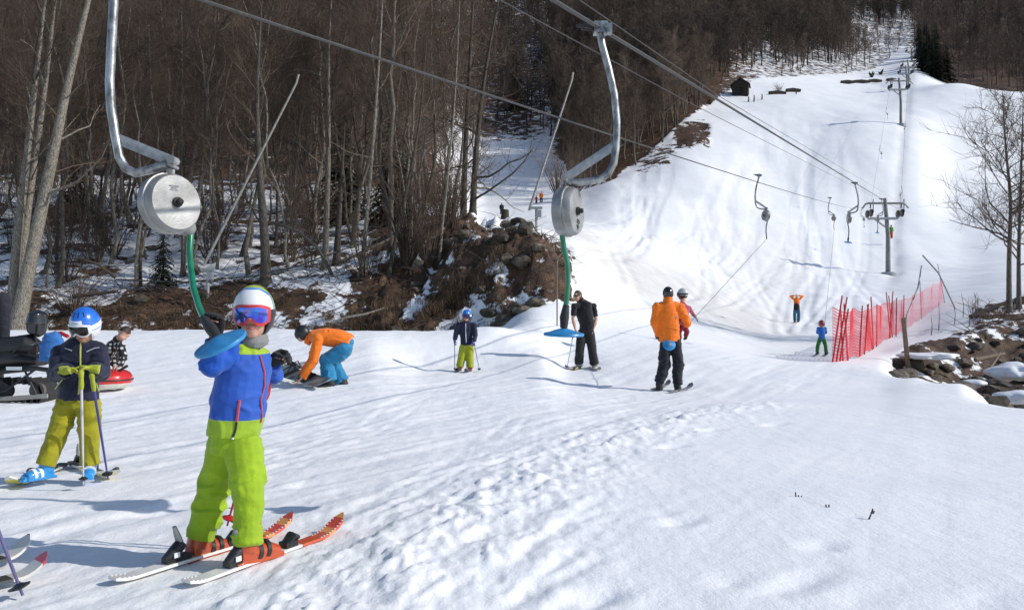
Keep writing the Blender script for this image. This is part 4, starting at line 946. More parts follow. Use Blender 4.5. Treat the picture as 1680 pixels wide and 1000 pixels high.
hanger((185, -48), 3.6, 'hanger with a plain silver reel whose blue disc the boy holds', group=None, near=dict(tube=[(188, -50), (187, 0), (183, 70), (180, 135), (182, 175), (189, 222), (196, 258), (206, 276), (222, 284), (245, 279), (276, 269)], brace=[(193, 228), (284, 265)],
    drum=(279, 334), n=(.84, -.54, .05), cast=True, rod=[(313, 380)], rod3=[(313, 379, .13), (311, 410, .10), (313, 440, .05), (318, 475, -.03), (327, 505, -.13), (338, 530, -.24)], grip=[(334, 522, -.21), (347, 540, -.28), (358, 556, -.33)], disc=(361, 562), disc_dy=-.34, disc_n=(-.33, -.36, .87)))
along_a = lambda d: along(A0, A1, d); along_b = lambda d: along(B0, B1, d)
def topx(v): return ((v.x*F/v.y)+CX, HY-(v.z-CH)*F/v.y)
# the hangers further along the ropes
def solve(a, b, px):
    lo, hi = a.y, b.y
    for _ in range(50):
        m_ = (lo+hi)/2; v = along(a, b, m_)
        if v.x*F/v.y+CX < px: lo = m_
        else: hi = m_
    return lo
def far_hanger(a, b, px, label, mirror, **kw):
    d = solve(a, b, px); v = along(a, b, d); x, y = topx(v)
    return hanger((x, y), d, label, mirror, **kw)
M['far_disc'] = M['blue_disc']
TOW1 = P(1098, 566, 13.85); TOW2 = P(1351, 553, 25.3)
far_hanger(A0, A1, 1245, 'dark hanger on the left rope towing the adult in orange', -1, rope_to=TOW1)
far_hanger(A0, A1, 1362, 'small hanger on the left rope towing the child in blue', -1, rope_to=TOW2)
far_hanger(B0, B1, 1403, 'hanger with its disc hanging free just before the near pylon', 1)
far_hanger(B0, B1, 1446, 'hanger with a dangling disc half behind the near pylon mast', 1)
far_hanger(A0, A1, 1414, 'smallest hanger on the left rope before the near pylon', -1)
E = [(e[0], e[1]) for e in ends]
RID = P(1466, 385, 96.5)
def up_hanger(side, i, t, label, **kw):
    v = E[i][side].lerp(E[i+1][side], t); x, y = topx(v); return hanger((x, y), v.y, label, 1 if side else -1, **kw)
up_hanger(1, 0, .12, 'hanger just past the near pylon towing the rider in green', rope_to=RID)
up_hanger(0, 0, .38, 'hanger on the left rope partway up to the second pylon')
up_hanger(0, 0, .72, 'hanger on the left rope just below the second pylon')
up_hanger(1, 0, .58, 'hanger on the right rope between the near and second pylons')

# ------------------------------------------------------------------ people
def frame(fwd, up=(0, 0, 1)):
    f = Vector(fwd).normalized(); r = f.cross(Vector(up)).normalized(); u = r.cross(f)
    return Matrix((r, f, u)).transposed()          # columns: right, forward, up

def add_head(mb, c, R, s):
    q = lambda x, y, z: c + R @ Vector((x*s, y*s, z*s))
    b = lambda p, r: mb.ball(q(*p), tuple(v*s for v in r), R)
    b((0, -.005, .015), (.076, .096, .100)); b((0, .03, -.065), (.055, .058, .055)); b((0, .058, -.092), (.028, .03, .026))
    b((0, .02, -.03), (.066, .07, .06)); b((0, .082, .03), (.05, .018, .016))
    mb.tube([q(0, .088, .012), q(0, .103, -.018), q(0, .112, -.034)], [.008*s, .012*s, .014*s], 8); b((.012, .1, -.036), (.009, .01, .008)); b((-.012, .1, -.036), (.009, .01, .008))
    for sx in (-1, 1): b((sx*.077, -.005, -.01), (.010, .02, .032)); b((sx*.04, .07, -.028), (.024, .022, .02))
    mb.tube([q(-.026, .084, -.066), q(0, .094, -.064), q(.026, .084, -.066)], [.006*s, .010*s, .006*s], 8)
    mb.tube([q(-.022, .084, -.077), q(0, .093, -.079), q(.022, .084, -.077)], [.006*s, .010*s, .006*s], 8)

def add_hand(mb, wr, dr, pn, s, curl=.7, fat=1.0, sx=1):
    """palm, four fingers of different lengths and a thumb from the side of the palm; pn: the way the palm faces, sx: side of the thumb"""
    y = Vector(dr).normalized(); z = Vector(pn); z = (z-y*z.dot(y)).normalized(); x = y.cross(z)*sx
    q = lambda a, b, c: Vector(wr)+(x*a+y*b+z*c)*s
    mb.tube([q(0, -.03, 0), q(0, .01, 0), q(0, .05, 0), q(0, .088, 0)], [(.026*s*fat, .022*s*fat), (.032*s*fat, .019*s*fat), (.041*s*fat, .017*s*fat), (.038*s*fat, .014*s*fat)], 10, side=x)
    for i, (L, o) in enumerate(((.070, .030), (.079, .010), (.074, -.010), (.058, -.029))):
        p = q(o, .085, 0); a = 0; pts = [q(o*.85, .06, 0), p]
        for seg, fr in ((0, .45), (1, .32), (2, .23)):
            a += curl*(.55+.08*i) if seg else curl*.6
            p = p + (y*math.cos(a)+z*math.sin(a)+x*o*1.5)*(L*fr*s); pts.append(p)
        mb.tube(pts, [.0095*s*fat, .0095*s*fat, .009*s*fat, .008*s*fat, .0065*s*fat], 8)
    th = [q(.025, .02, .004), q(.046, .045, .012), q(.052, .068, .022+.02*curl), q(.046, .088, .03+.03*curl)]
    mb.tube(th, [.014*s*fat, .0125*s*fat, .0105*s*fat, .008*s*fat], 8)

def patch(mb, c, R, rad, az0, az1, lo, hi, n=28, m_=12, th=.008):
    """a closed shell patch round the head: azimuth measured from straight ahead, latitude limits as functions of azimuth"""
    c = Vector(c); V = []; cl = abs(az1-az0) > 359
    for k in (1.0, None):
        for i in range(n+1):
            az = math.radians(az0+(az1-az0)*i/n); a = math.degrees(az); l0, l1 = lo(a), hi(a)
            for j in range(m_+1):
                la = math.radians(l0+(l1-l0)*j/m_); e = Vector((math.sin(az)*math.cos(la)*rad[0], math.cos(az)*math.cos(la)*rad[1], math.sin(la)*rad[2]))
                if k is None: e = e*(1-th/max(rad))
                V.append(c + R @ e)
    N1 = (n+1)*(m_+1); Fs = []
    for i in range(n):
        for j in range(m_):
            a = i*(m_+1)+j; b = a+m_+1; Fs.append((a, b, b+1, a+1)); Fs.append((N1+a, N1+a+1, N1+b+1, N1+b))
        a = i*(m_+1); b = a+m_+1; Fs.append((a, N1+a, N1+b, b)); a += m_; b += m_; Fs.append((a, b, N1+b, N1+a))
    if not cl:
        for i in (0, n):
            for j in range(m_): a = i*(m_+1)+j; Fs.append((a, a+1, N1+a+1, N1+a))
    mb.add(V, Fs)

def person(label, d, spine, arms, legs, head, hfwd, side, S=1.0, hs=1.0, vox=.008, jacket=None, trousers=None, widths=None, leg_r=(.105, .088, .082), arm_r=(.078, .062, .052),
           gloves=None, boots=None, boot_h=.2, helmet=None, goggles=None, hair=None, collar=None, wrinkle=.010, cat='person', group=None, sleeves=None, hup=(0, 0, 1), short=False, eyes=True, hand_s=None, hood=False, wf=14, trouser_len=1.0, loc_py=None):
    """everything is given by its place in the photo at distance d (+ an offset in depth): spine = hem, waist, chest, shoulders, neck; arms/legs = joints"""
    b3 = lambda p: P(p[0], p[1], d+(p[2] if len(p) > 2 else 0))
    base = P(spine[0][0], 0, d); base.z = ground(base.x, base.y)
    q = lambda p: b3(p)-base
    sp = [q(p) for p in spine]; sv = Vector(side).normalized(); hs_ = hand_s or S
    W = widths or [(.18, .13), (.17, .125), (.195, .135), (.165, .105), (.07, .07)]
    W = [(a*S, b*S) for a, b in W]
    hc = q(head); HR = frame(hfwd, hup)
    AR = [r*S for r in arm_r]; LR = [r*S for r in leg_r]
    # --- the body: one continuous surface
    mb = MB()
    mb.tube(sp, [(a*.80, b*.78) for a, b in W], 16, side=sv)
    mb.tube([sp[3], sp[4], hc+HR @ Vector((0, -.01*hs, -.05*hs))], [.07*S, .052*hs+.006*S, .050*hs], 12)
    add_head(mb, hc, HR, hs)
    A = []
    for arm in arms:
        pts = [q(p) for p in arm['j']]; A.append(pts)
        mb.tube([sp[3].lerp(pts[0], .5), pts[0], pts[0].lerp(pts[1], .5), pts[1], pts[1].lerp(pts[2], .4), pts[2]], [.05*S, .050*S, .046*S, .040*S, .042*S, .028*S], 10)
        mb.ball(pts[1], .040*S)
        add_hand(mb, pts[2], arm['dir'], arm['palm'], hs_*(.82 if gloves else 1), arm.get('curl', .7), .85 if gloves else 1.0, arm.get('sx', 1))
    Lg = []
    for leg in legs:
        pts = [q(p) for p in leg['j']]; Lg.append(pts); toe = Vector(leg['toe']).normalized()
        mb.tube([sp[0].lerp(sp[1], .5), pts[0], pts[0].lerp(pts[1], .5), pts[1], pts[1].lerp(pts[2], .35), pts[2]], [.08*S, .082*S, .072*S, .055*S, .052*S, .036*S], 10)
        mb.ball(pts[1], .055*S); an = pts[2]
        mb.tube([an+Vector((0, 0, -.02*S))-toe*.03*S, an+Vector((0, 0, -.06*S))+toe*.05*S, an+Vector((0, 0, -.075*S))+toe*.15*S], [.035*S, .035*S, .026*S], 8)
    body = put('person', mb.solid('person', vox*.8, 3), M['skin'], loc=base); tag(body, label, cat, group)
    # --- jacket
    if jacket:
        mb = MB(); mb.tube(sp[:4]+[sp[3].lerp(sp[4], .6)], W[:4]+[(W[4][0]*1.25, W[4][1]*1.25)], 20, side=sv)
        sl = [] if sleeves == 'separate' else A
        for pts, arm in zip(A, arms):
            tgt = mb if sleeves != 'separate' or not arm.get('own') else None
            m2 = tgt or MB()
            end = pts[1].lerp(pts[2], arm.get('cut', .92))
            if arm.get('cut', 1) < 0: end = None
            m2.ball(pts[0], AR[0]*1.02)
            if not short: m2.ball(pts[1], AR[1])
            if short: m2.tube([sp[3].lerp(pts[0], .45), pts[0], pts[0].lerp(pts[1], .45), pts[0].lerp(pts[1], .8)], [AR[0], AR[0], AR[0]*.9, AR[0]*.86], 12)
            else: m2.tube([sp[3].lerp(pts[0], .45), pts[0], pts[0].lerp(pts[1], .5), pts[1], pts[1].lerp(pts[2], .5), end], [AR[0], AR[0], (AR[0]+AR[1])*.5, AR[1], (AR[1]+AR[2])*.5, AR[2]*1.05], 12)
            if tgt is None: put('sleeve', m2.solid('sleeve', vox, 5, wrinkle*S, wf), arm['own'], body)
        if short:
            mb2 = MB(); mb2.v = []; 
        put('jacket', mb.solid('jacket', vox, 6, wrinkle*S, wf, seed=int(d*7) % 13), jacket, body)
        mb = MB(); nk = sp[4]; t = (hc-sp[3]).normalized(); mb.tube([nk-t*.05*S, nk+t*.0*S, nk+t*.035*S], [(.092*S, .092*S), (.083*S, .085*S), (.08*S, .082*S)], 18, side=sv)
        put('collar', mb.solid('collar', vox*.8, 3), collar or jacket, body)
        if hood:
            mb = MB(); bk = HR @ Vector((0, -1, 0)); mb.ball(nk+bk*.08*S-t*.02*S, (.11*S, .06*S, .09*S), HR); put('hood', mb.solid('hood', vox, 4, wrinkle*S, wf), jacket, body)
    # --- trousers
    if trousers:
        mb = MB(); hipc = sp[0].lerp(sp[1], .35)
        mb.tube([sp[0].lerp(sp[1], .8), hipc, (Lg[0][0]+Lg[1][0])/2], [(W[1][0]*.80, W[1][1]*.78), (W[0][0]*.84, W[0][1]*.84), (W[0][0]*.8, W[0][1]*.82)], 16, side=sv)
        for pts in Lg:
            e = pts[1].lerp(pts[2], trouser_len)
            mb.tube([pts[0].lerp(sp[1], .3), pts[0], pts[0].lerp(pts[1], .5), pts[1], pts[1].lerp(e, .5), e], [LR[0]*.9, LR[0], (LR[0]+LR[1])*.5, LR[1], (LR[1]+LR[2])*.5, LR[2]], 14)
            mb.ball(pts[1], LR[1]*1.02)
        put('trousers', mb.solid('trousers', vox, 6, wrinkle*1.1*S, wf, seed=3+int(d*3) % 11), trousers, body)
    if gloves:
        for pts, arm in zip(A, arms):
            mb = MB(); add_hand(mb, pts[2], arm['dir'], arm['palm'], hs_*1.12, arm.get('curl', .7), 1.35, arm.get('sx', 1))
            y = Vector(arm['dir']).normalized(); mb.tube([pts[2]-y*.07*S, pts[2]-y*.02*S, pts[2]+y*.02*S], [.052*S, .046*S, .040*S], 10)
            put('glove', mb.solid('glove', max(vox*.7, .0045), 2, wrinkle*.3), gloves, body)
    if boots:
        for pts, leg in zip(Lg, legs):
            toe = Vector(leg['toe']).normalized(); an = pts[2]; k = S*leg.get('bs', 1); dn = (pts[2]-pts[1]).normalized()
            mb = MB(); gz = an.z-.085*k
            mb.tube([an-dn*boot_h*S, an-dn*.05*k, an+Vector((0, 0, -.03*k))-toe*.01*k], [.066*k, .064*k, .060*k], 14)
            mb.tube([an+Vector((0, 0, -.045*k))-toe*.055*k, an+Vector((0, 0, -.042*k))+toe*.05*k, an+Vector((0, 0, -.052*k))+toe*.13*k, an+Vector((0, 0, -.064*k))+toe*.185*k], [(.046*k, .045*k), (.052*k, .050*k), (.052*k, .040*k), (.042*k, .026*k)], 14, side=toe.cross(Vector((0, 0, 1))))
            mb.box(an+Vector((0, 0, -.085*k))+toe*.06*k, (.085*k, .29*k, .025*k), frame(toe))
            bt = put('boot', mb.solid('boot', vox*.8, 3), boots[0], body)
            if len(boots) > 1:
                for t_, r_ in (((.10, .072), (.04, .071)) if trouser_len < .9 else ()):
                    m2 = MB(); m2.tube([an-dn*(t_+.012)*k, an-dn*(t_-.012)*k], [r_*k, r_*k], 16); m2.box(an-dn*t_*k+toe.cross(Vector((0, 0, 1)))*r_*k, (.02*k, .05*k, .026*k), frame(toe)); put('buckle', m2.mesh('buckle'), boots[1], bt)
                for t_ in (.05, .10):
                    m2 = MB(); m2.tube([an+Vector((0, 0, -.042*k))+toe*(t_-.012)*k, an+Vector((0, 0, -.046*k))+toe*(t_+.012)*k], [(.056*k, .052*k)]*2, 14, side=toe.cross(Vector((0, 0, 1)))); put('buckle', m2.mesh('buckle'), boots[1], bt)
    rr = (.094*hs, .114*hs, .124*hs)
    if helmet:
        mb = MB(); br = helmet.get('brow', 16); sd = helmet.get('side', -14)
        lo = lambda a: br+(sd-br)*float(sstep(38, 75, np.float64(abs(a)))) - 8*float(sstep(120, 170, np.float64(abs(a))))
        patch(mb, hc, HR, rr, -180, 180, lo, lambda a: 90, 56, 18, .012*hs)
        for vz in helmet.get('vents', []):
            pass
        h_ = mb.build('helmet', helmet['m'], body)
        if helmet.get('band'):
            mb = MB(); patch(mb, hc, HR, tuple(v*1.012 for v in rr), -72, 72, lambda a: br-3+(sd-br)*.55*float(sstep(45, 72, np.float64(abs(a)))), lambda a: helmet.get('bt', 52)-18*float(sstep(30, 72, np.float64(abs(a)))), 30, 8, .006); put('front_shell', mb.mesh('front_shell'), helmet['band'], h_); mb = MB(); patch(mb, hc, HR, tuple(v*1.006 for v in rr), -82, 82, lambda a: br-3+(sd-br)*.55*float(sstep(45, 72, np.float64(abs(a)))), lambda a: helmet.get('bt', 52)+9-18*float(sstep(30, 82, np.float64(abs(a)))), 30, 8, .006); put('stripe', mb.mesh('stripe'), mat('blue_stripe', (.09, .25, .60), .3, coat=.4), h_)
        if helmet.get('sticker'):
            mb = MB(); patch(mb, hc, HR, tuple(v*1.02 for v in rr), -30, 26, lambda a: br+1, lambda a: br+15, 14, 4, .004); put('sticker', mb.mesh('sticker'), M['white_plastic'], h_)
            mb = MB()
            for i in range(7): patch(mb, hc, HR, tuple(v*1.026 for v in rr), -16+i*5, -13+i*5+(i % 3), lambda a: br+5, lambda a: br+10, 3, 2, .003)
            put('sticker_print', mb.mesh('sticker_print'), mat('pale_blue_print', (.25, .4, .6), .5), h_)
        for a0 in helmet.get('slots', []):
            mb = MB(); patch(mb, hc, HR, tuple(v*1.012 for v in rr), a0-3, a0+3, lambda a: 40, lambda a: 60, 4, 6, .006); put('vent', mb.mesh('vent'), M['black'], h_)
        if helmet.get('pad'):
            for s_ in (-1, 1):
                mb = MB(); patch(mb, hc, HR, tuple(v*1.0 for v in rr), s_*58, s_*150, lambda a: -58+18*float(sstep(100, 150, np.float64(abs(a)))), lambda a: sd+4, 16, 8, .018); put('ear_pad', mb.mesh('ear_pad'), helmet['pad'], h_)
    if goggles:
        f1 = tuple(v*1.07 for v in rr); f2 = tuple(v*1.085 for v in rr)
        nose = lambda a: -24+11*math.exp(-(a/13)**2)-(-8)*float(sstep(35, 56, np.float64(abs(a))))
        mb = MB(); patch(mb, hc, HR, f1, -57, 57, lambda a: nose(a)-3, lambda a: 16-6*float(sstep(30, 57, np.float64(abs(a)))), 28, 8, .03); gg = put('goggles', mb.mesh('goggles'), goggles['m'], body)
        mb = MB(); patch(mb, hc, HR, f2, -46, 46, lambda a: nose(a)+4, lambda a: 10-4*float(sstep(25, 46, np.float64(abs(a)))), 26, 8, .006); put('lens', mb.mesh('lens'), goggles['lens'], gg)
        mb = MB(); r3 = tuple(v*1.025 for v in rr)
        for s_ in (-1, 1): patch(mb, hc, HR, r3, s_*55, s_*180, lambda a: -9, lambda a: 6, 20, 3, .006)
        put('strap', mb.mesh('strap'), goggles.get('strap', M['black']), gg)
    if hair:
        mb = MB(); patch(mb, hc, HR, (.081*hs, .103*hs, .119*hs), -180, 180, lambda a: 44-40*float(sstep(35, 75, np.float64(abs(a))))-34*float(sstep(95, 140, np.float64(abs(a)))), lambda a: 90, 40, 12, .012); put('hair', mb.mesh('hair'), hair, body)
    if eyes and not goggles:
        for s_ in (-1, 1):
            mb = MB(); mb.ball(hc+HR @ Vector((s_*.031*hs, .083*hs, .006*hs)), .0115*hs); put('eye', mb.mesh('eye'), M['eye'], body)
    if hs*F/d > 60:
        mb = MB(); mb.tube([hc+HR @ (Vector((x, y, z))*hs) for x, y, z in ((-.021, .090, -.072), (-.008, .0985, -.071), (.008, .0985, -.071), (.021, .090, -.072))], [.003*hs, .0065*hs, .0065*hs, .003*hs], 8); put('mouth', mb.mesh('mouth'), M['lips'], body)
    return body, base, q, A, Lg, hc, HR

def attach(body, name, mb, m, smooth=True, parent=None): return put(name, mb.mesh(name, smooth), m, parent or body)

# ------------------------------------------------------------------ skis and poles
def ski(tail, tip, label, m, width=.075, lift=.07, bind=None, th=.012, boot_at=None, edge=None, bind_m=None, waist=.8):
    tail = Vector(tail); tip = Vector(tip); L = (tip-tail).length; x = (tip-tail).normalized(); y = Vector((0, 0, 1)).cross(x).normalized(); z = x.cross(y)
    r = empty('ski', tail, label, 'ski'); r.rotation_euler = Matrix((x, y, z)).transposed().to_euler()
    mb = MB(); n = 26; V = []
    prof = []
    for i in range(n+1):
        t = i/n; wd = width/2*(waist+(1-waist)*(2*abs(t-.45))**1.6)
        if t > .93: wd *= math.sqrt(max(.02, 1-((t-.93)/.07)**2))
        if t < .03: wd *= .75+.25*t/.03
        zt = lift*max(0, (t-.80)/.20)**1.8 + .012*max(0, (.06-t)/.06)
        prof.append((t*L, wd, zt))
    for X, wd, zt in prof: V += [(X, -wd, zt), (X, wd, zt), (X, wd*.93, zt+th), (X, -wd*.93, zt+th)]
    Fs = [(i*4+j, i*4+(j+1) % 4, (i+1)*4+(j+1) % 4, (i+1)*4+j) for i in range(n) for j in range(4)] + [(3, 2, 1, 0), tuple(n*4+j for j in range(4))]
    mb.add(V, Fs)
    if not edge: mb.build('ski_body', m, r)
    if edge:
        mb.cur = 1
        for t in list(np.linspace(.80, .955, 9))+[.015, .035, .055, .075]:
            X = t*L; wd = np.interp(X, [p[0] for p in prof], [p[1] for p in prof]); zt = np.interp(X, [p[0] for p in prof], [p[2] for p in prof])
            for s_ in (-1, 1): mb.box((X, s_*wd*.80, zt+th+.001), (L*.009, wd*.20, .003))
        mb.build('ski_body', [m, edge], r, smooth=False)
    if boot_at is not None:
        c = boot_at; mb = MB(); bm_ = bind_m or M['black']
        mb.box((c+.15, 0, th+.012), (.07, .055, .03)); mb.tube([(c+.135, 0, th+.02), (c+.17, 0, th+.045), (c+.205, 0, th+.03)], [(.030, .012), (.034, .022), (.02, .012)], 10, side=(0, 1, 0)); mb.build('toe_binding', bm_, r)
        mb = MB(); mb.box((c-.14, 0, th+.012), (.12, .05, .022)); mb.tube([(c-.20, 0, th+.02), (c-.155, 0, th+.04), (c-.115, 0, th+.075)], [(.02, .015), (.031, .03), (.028, .028)], 10, side=(0, 1, 0)); hb = mb.build('heel_binding', bm_, r)
        mb = MB(); mb.tube([(c-.118, 0, th+.06), (c-.135, 0, th+.11), (c-.15, 0, th+.155)], [(.026, .012), (.022, .012), (.012, .008)], 10, side=(0, 1, 0)); put('heel_lever', mb.mesh('heel_lever'), M['alu'], hb)
        if edge: mb = MB(); mb.box((c-.16, -.032, th+.035), (.028, .004, .022)); put('tag', mb.mesh('tag', False), M['white_plastic'], hb)
    return r
def ski_pole(top, bot, label, m, grip_m=None, r=.0075, basket=.035, bm_=None, straps=True):
    top = Vector(top); bot = Vector(bot); a = (bot-top).normalized(); L = (bot-top).length
    e = empty('ski_pole', bot, label, 'ski pole'); q = lambda t: top+a*t-bot
    mb = MB(); mb.tube([q(.1), q(L*.6), q(L-.02)], [r, r*.9, r*.6], 10); mb.build('shaft', m, e)
    mb = MB(); mb.tube([q(0), q(.015), q(.05), q(.1), q(.125)], [.012, .018, .014, .016, .011], 10); mb.build('grip', grip_m or M['black'], e)
    if basket: mb = MB(); mb.lathe(q(L-.06), [(.010, -.012), (basket*.6, -.004), (basket, 0), (basket*.9, .006), (.010, .014)], a, 16); mb.build('basket', bm_ or M['black'], e)
    return e

LIME = (.29, .44, .014); BLUE = (.009, .078, .42); NAVY = (.010, .012, .034); ORANGE = (.88, .19, .012); OLIVE = (.31, .285, .010)
mat_ski_a = banded('red_white_ski_top', (1, 0, 0), [(0, (.72, .70, .66)), (.12, (.80, .78, .74)), (.30, (.75, .72, .68)), (.62, (.62, .10, .035)), (.80, (.78, .28, .06)), (.84, (.66, .07, .03)), (.91, (.8, .33, .08)), (.95, (.60, .08, .03))], .35, (0, .97), bump=0, coat=.4)
lime = cloth('lime_cloth', LIME); blue = cloth('blue_cloth', BLUE)

# ---- the boy in blue and lime with the lift disc in his hand
D1 = 3.62
jk = banded('blue_and_lime_jacket', (0.07, -.03, 1), [(0, LIME), (.215, BLUE), (.745, LIME)], .72, (.54, 1.10), bump=.3, bscale=40, sheen=.15)
f_ = Vector((.55, .83, 0))
boy, bb, q1, A1_, L1_, hc1, HR1 = person('boy in lime trousers and a blue and lime jacket gripping the lift disc', D1,
    [(384, 714), (391, 662), (401, 605), (404, 571), (413, 553)],
    [dict(j=[(378, 584, -.10), (348, 601, -.17), (354, 552, -.20)], dir=(.10, .06, 1), palm=(-.35, -.75, .1), curl=1.25, sx=-1, own=blue),
     dict(j=[(424, 592, .13), (448, 614, .20), (445, 594, .14)], dir=(.85, .1, .45), palm=(0, -.6, -.6), curl=1.45, sx=-1)],
    [dict(j=[(401, 742, -.05), (409, 815, -.08), (405, 893, -.085)], toe=(.55, .83, 0), bs=1.28), dict(j=[(369, 742, .05), (346, 816, .07), (327, 887, .055)], toe=(.55, .83, 0), bs=1.28)],
    (417, 511, -.03), (.16, -1, -.06), (.30, .95, 0), S=.70, hs=.98, vox=.006, jacket=jk, trousers=lime, sleeves='separate',
    widths=[(.205, .160), (.200, .165), (.215, .165), (.19, .14), (.085, .085)], leg_r=(.130, .100, .098), arm_r=(.090, .078, .068), hand_s=.76, gloves=M['black_cloth'],
    boots=[mat('orange_boot_shell', (.46, .065, .014), .3, var=.12, coat=.5), M['black']], boot_h=.15, trouser_len=.97,
    helmet=dict(m=banded('lime_blue_helmet', (1, 0, 0), [(0, (.42, .52, .06)), (.22, (.10, .26, .60)), (.33, (.42, .52, .06)), (.70, (.10, .26, .60)), (.82, (.42, .52, .06))], .3, (-.095, .095), bump=0, coat=.5), brow=17, side=-6, pad=M['black'], band=M['white_plastic'], bt=55),
    goggles=dict(m=mat('red_goggle_frame', (.55, .03, .03), .35, coat=.3), lens=M['lens_blue'], strap=M['black']), collar=lime, wrinkle=.024, wf=17)
put('neck_warmer', (lambda mb: (mb.tube([hc1+Vector((-.006, .008, -.132)), hc1+Vector((0, 0, -.115)), hc1+Vector((0, -.004, -.098))], [(.066, .068), (.062, .066), (.050, .056)], 20, side=(1, 0, 0)), mb.solid('neck_warmer', .005, 3, .004, 40))[1])(MB()), cloth('grey_fleece', (.22, .22, .22)), boy)
# zips
def ribbon(name, pts, w_, m, body, q):
    mb = MB(); mb.tube([q(p) for p in pts], w_, 6); return put(name, mb.mesh(name), m, body)
pink = mat('pink_zip', (.50, .07, .09), .5); zipb = MB()
def on_surface(me, pts, out=.004):
    """lay points on the outside of a mesh as seen towards the camera"""
    from mathutils.bvhtree import BVHTree
    t = BVHTree.FromPolygons([v.co for v in me.vertices], [p.vertices for p in me.polygons]); r = []
    for p, dr in pts:
        h = t.ray_cast(p-dr*.6, dr)
        r.append((h[0]+h[1]*out) if h[0] is not None else p)
    return r
jme = [c for c in boy.children if c.name.startswith('jacket')][0].data
def seam(name, px_pts, w_, m, me, body, base, d):
    o = Vector((0, 0, CH)); pp = []
    for px, py in px_pts:
        v = P(px, py, d); pp.append((v-base, (v-o).normalized()))
    mb = MB(); mb.tube(on_surface(me, pp), w_, 6); return put(name, mb.mesh(name), m, body)
seam('front_zip', [(421, 566), (426, 585), (433, 610), (433, 632), (427, 655), (429, 680), (427, 692)], .0042, pink, jme, boy, bb, D1)
seam('pocket_zip', [(393, 656), (391, 670), (388, 690)], .007, pink, jme, boy, bb, D1)
seam('zip_pull', [(388, 692), (386, 705), (382, 716)], .005, M['black'], jme, boy, bb, D1)
seam('chest_zip', [(421, 556), (424, 570)], .0045, mat('brown_zip', (.12, .03, .01), .5), jme, boy, bb, D1)
for (px, py), nm in (((381, 717), 'zip_end'), ((426, 571), 'zip_end')):
    o = seam(nm, [(px, py), (px+.6, py+2.6)], .0045, M['white_plastic'], jme, boy, bb, D1)
def gz(x, y, up=.012): return Vector((x, y, ground(x, y)+up))
s1a = gz(-1.67, 3.31); s1b = gz(-1.14, 4.12); s2a = gz(-1.346, 3.27); s2b = gz(-.86, 4.04)
for a, b in ((s1a, s1b), (s2a, s2b)):
    m_ = max(ground(a.x+(b.x-a.x)*t, a.y+(b.y-a.y)*t)-(a.z+(b.z-a.z)*t) for t in (.15, .3, .45, .6, .75)); a.z += max(0, m_)*.5; b.z += max(0, m_)*.5
ski(s1a, s1b, 'orange and white ski under the left boot of the boy in blue and lime', mat_ski_a, .088, .075, boot_at=.44, edge=M['white_plastic'])
ski(s2a, s2b, 'orange and white ski nearest the viewer under the orange boot', mat_ski_a, .088, .075, boot_at=.40, edge=M['white_plastic'])
redp = mat('red_pole', (.42, .012, .015), .35, coat=.3)
ski_pole(P(441, 612, D1+.16), P(371, 868, D1+.20), 'red ski pole held behind the boy, tip between his boots', redp, redp, bm_=redp)
ski_pole(P(445, 614, D1+.18), P(384, 872, D1+.24), 'second red ski pole of the boy, beside the first', redp, redp, bm_=redp)

# ---- the child in navy at the left
D2 = 5.4
nj = cloth('navy_jacket', NAVY, .7); ol = cloth('olive_trousers', OLIVE); og = cloth('olive_glove', (.34, .38, .03))
kid, kb, q2, A2_, L2_, hc2, HR2 = person('child in a navy jacket, olive trousers and blue helmet looking down at its gloves', D2,
    [(128, 655), (130, 620), (131, 588), (131, 564), (134, 545)],
    [dict(j=[(99, 578, 0), (92, 615, -.10), (110, 607, -.23)], dir=(1, -.15, .1), palm=(.2, -.4, -1), curl=.9, sx=-1), dict(j=[(163, 576, 0), (168, 612, -.08), (151, 604, -.22)], dir=(-1, -.2, .15), palm=(0, -.3, -1), curl=.9, sx=1)],
    [dict(j=[(110, 668, 0), (93, 715, -.05), (74, 766, -.10)], toe=(-.50, -.86, 0), bs=1.15), dict(j=[(146, 668, 0), (147, 715, -.03), (147, 762, 0)], toe=(.42, -.9, 0), bs=1.15)],
    (140, 531, -.04), (-.12, -1, -.42), (1, -.05, 0), S=.68, hs=.96, vox=.008, jacket=nj, trousers=ol, gloves=og, hup=(0, -.3, 1),
    widths=[(.215, .165), (.20, .16), (.215, .16), (.19, .125), (.075, .075)], leg_r=(.118, .100, .098), arm_r=(.092, .082, .07),
    boots=[mat('bright_blue_boot', (.03, .27, .62), .3, coat=.4), M['white_plastic']], boot_h=.15, trouser_len=.97,
    helmet=dict(m=mat('blue_helmet', (.02, .15, .62), .25, var=.1, coat=.6), brow=14, side=-16, pad=M['white_plastic'], sticker=True, slots=[-45, -15, 15, 45]),
    goggles=dict(m=M['white_plastic'], lens=M['lens_dark'], strap=M['white_plastic']), wrinkle=.022, wf=16)
nme = [c for c in kid.children if c.name.startswith('jacket')][0].data
zl = mat('lime_zip', (.40, .42, .10), .5); zw = mat('white_piping', (.6, .62, .68), .5)
seam('front_zip', [(133, 556), (132, 575), (132, 595), (131, 620), (129, 645), (122, 662)], .006, zl, nme, kid, kb, D2)
seam('piping', [(107, 571), (118, 575)], .003, zw, nme, kid, kb, D2); seam('piping', [(142, 577), (156, 571), (163, 570)], .003, zw, nme, kid, kb, D2)
seam('pocket_zip', [(157, 627), (161, 642)], .005, zl, nme, kid, kb, D2)
seam('pocket_zip', [(102, 622), (90, 638)], .004, zl, nme, kid, kb, D2)
wp = mat('white_pole', (.55, .5, .5), .35); bp = mat('navy_pole', (.06, .06, .22), .35)
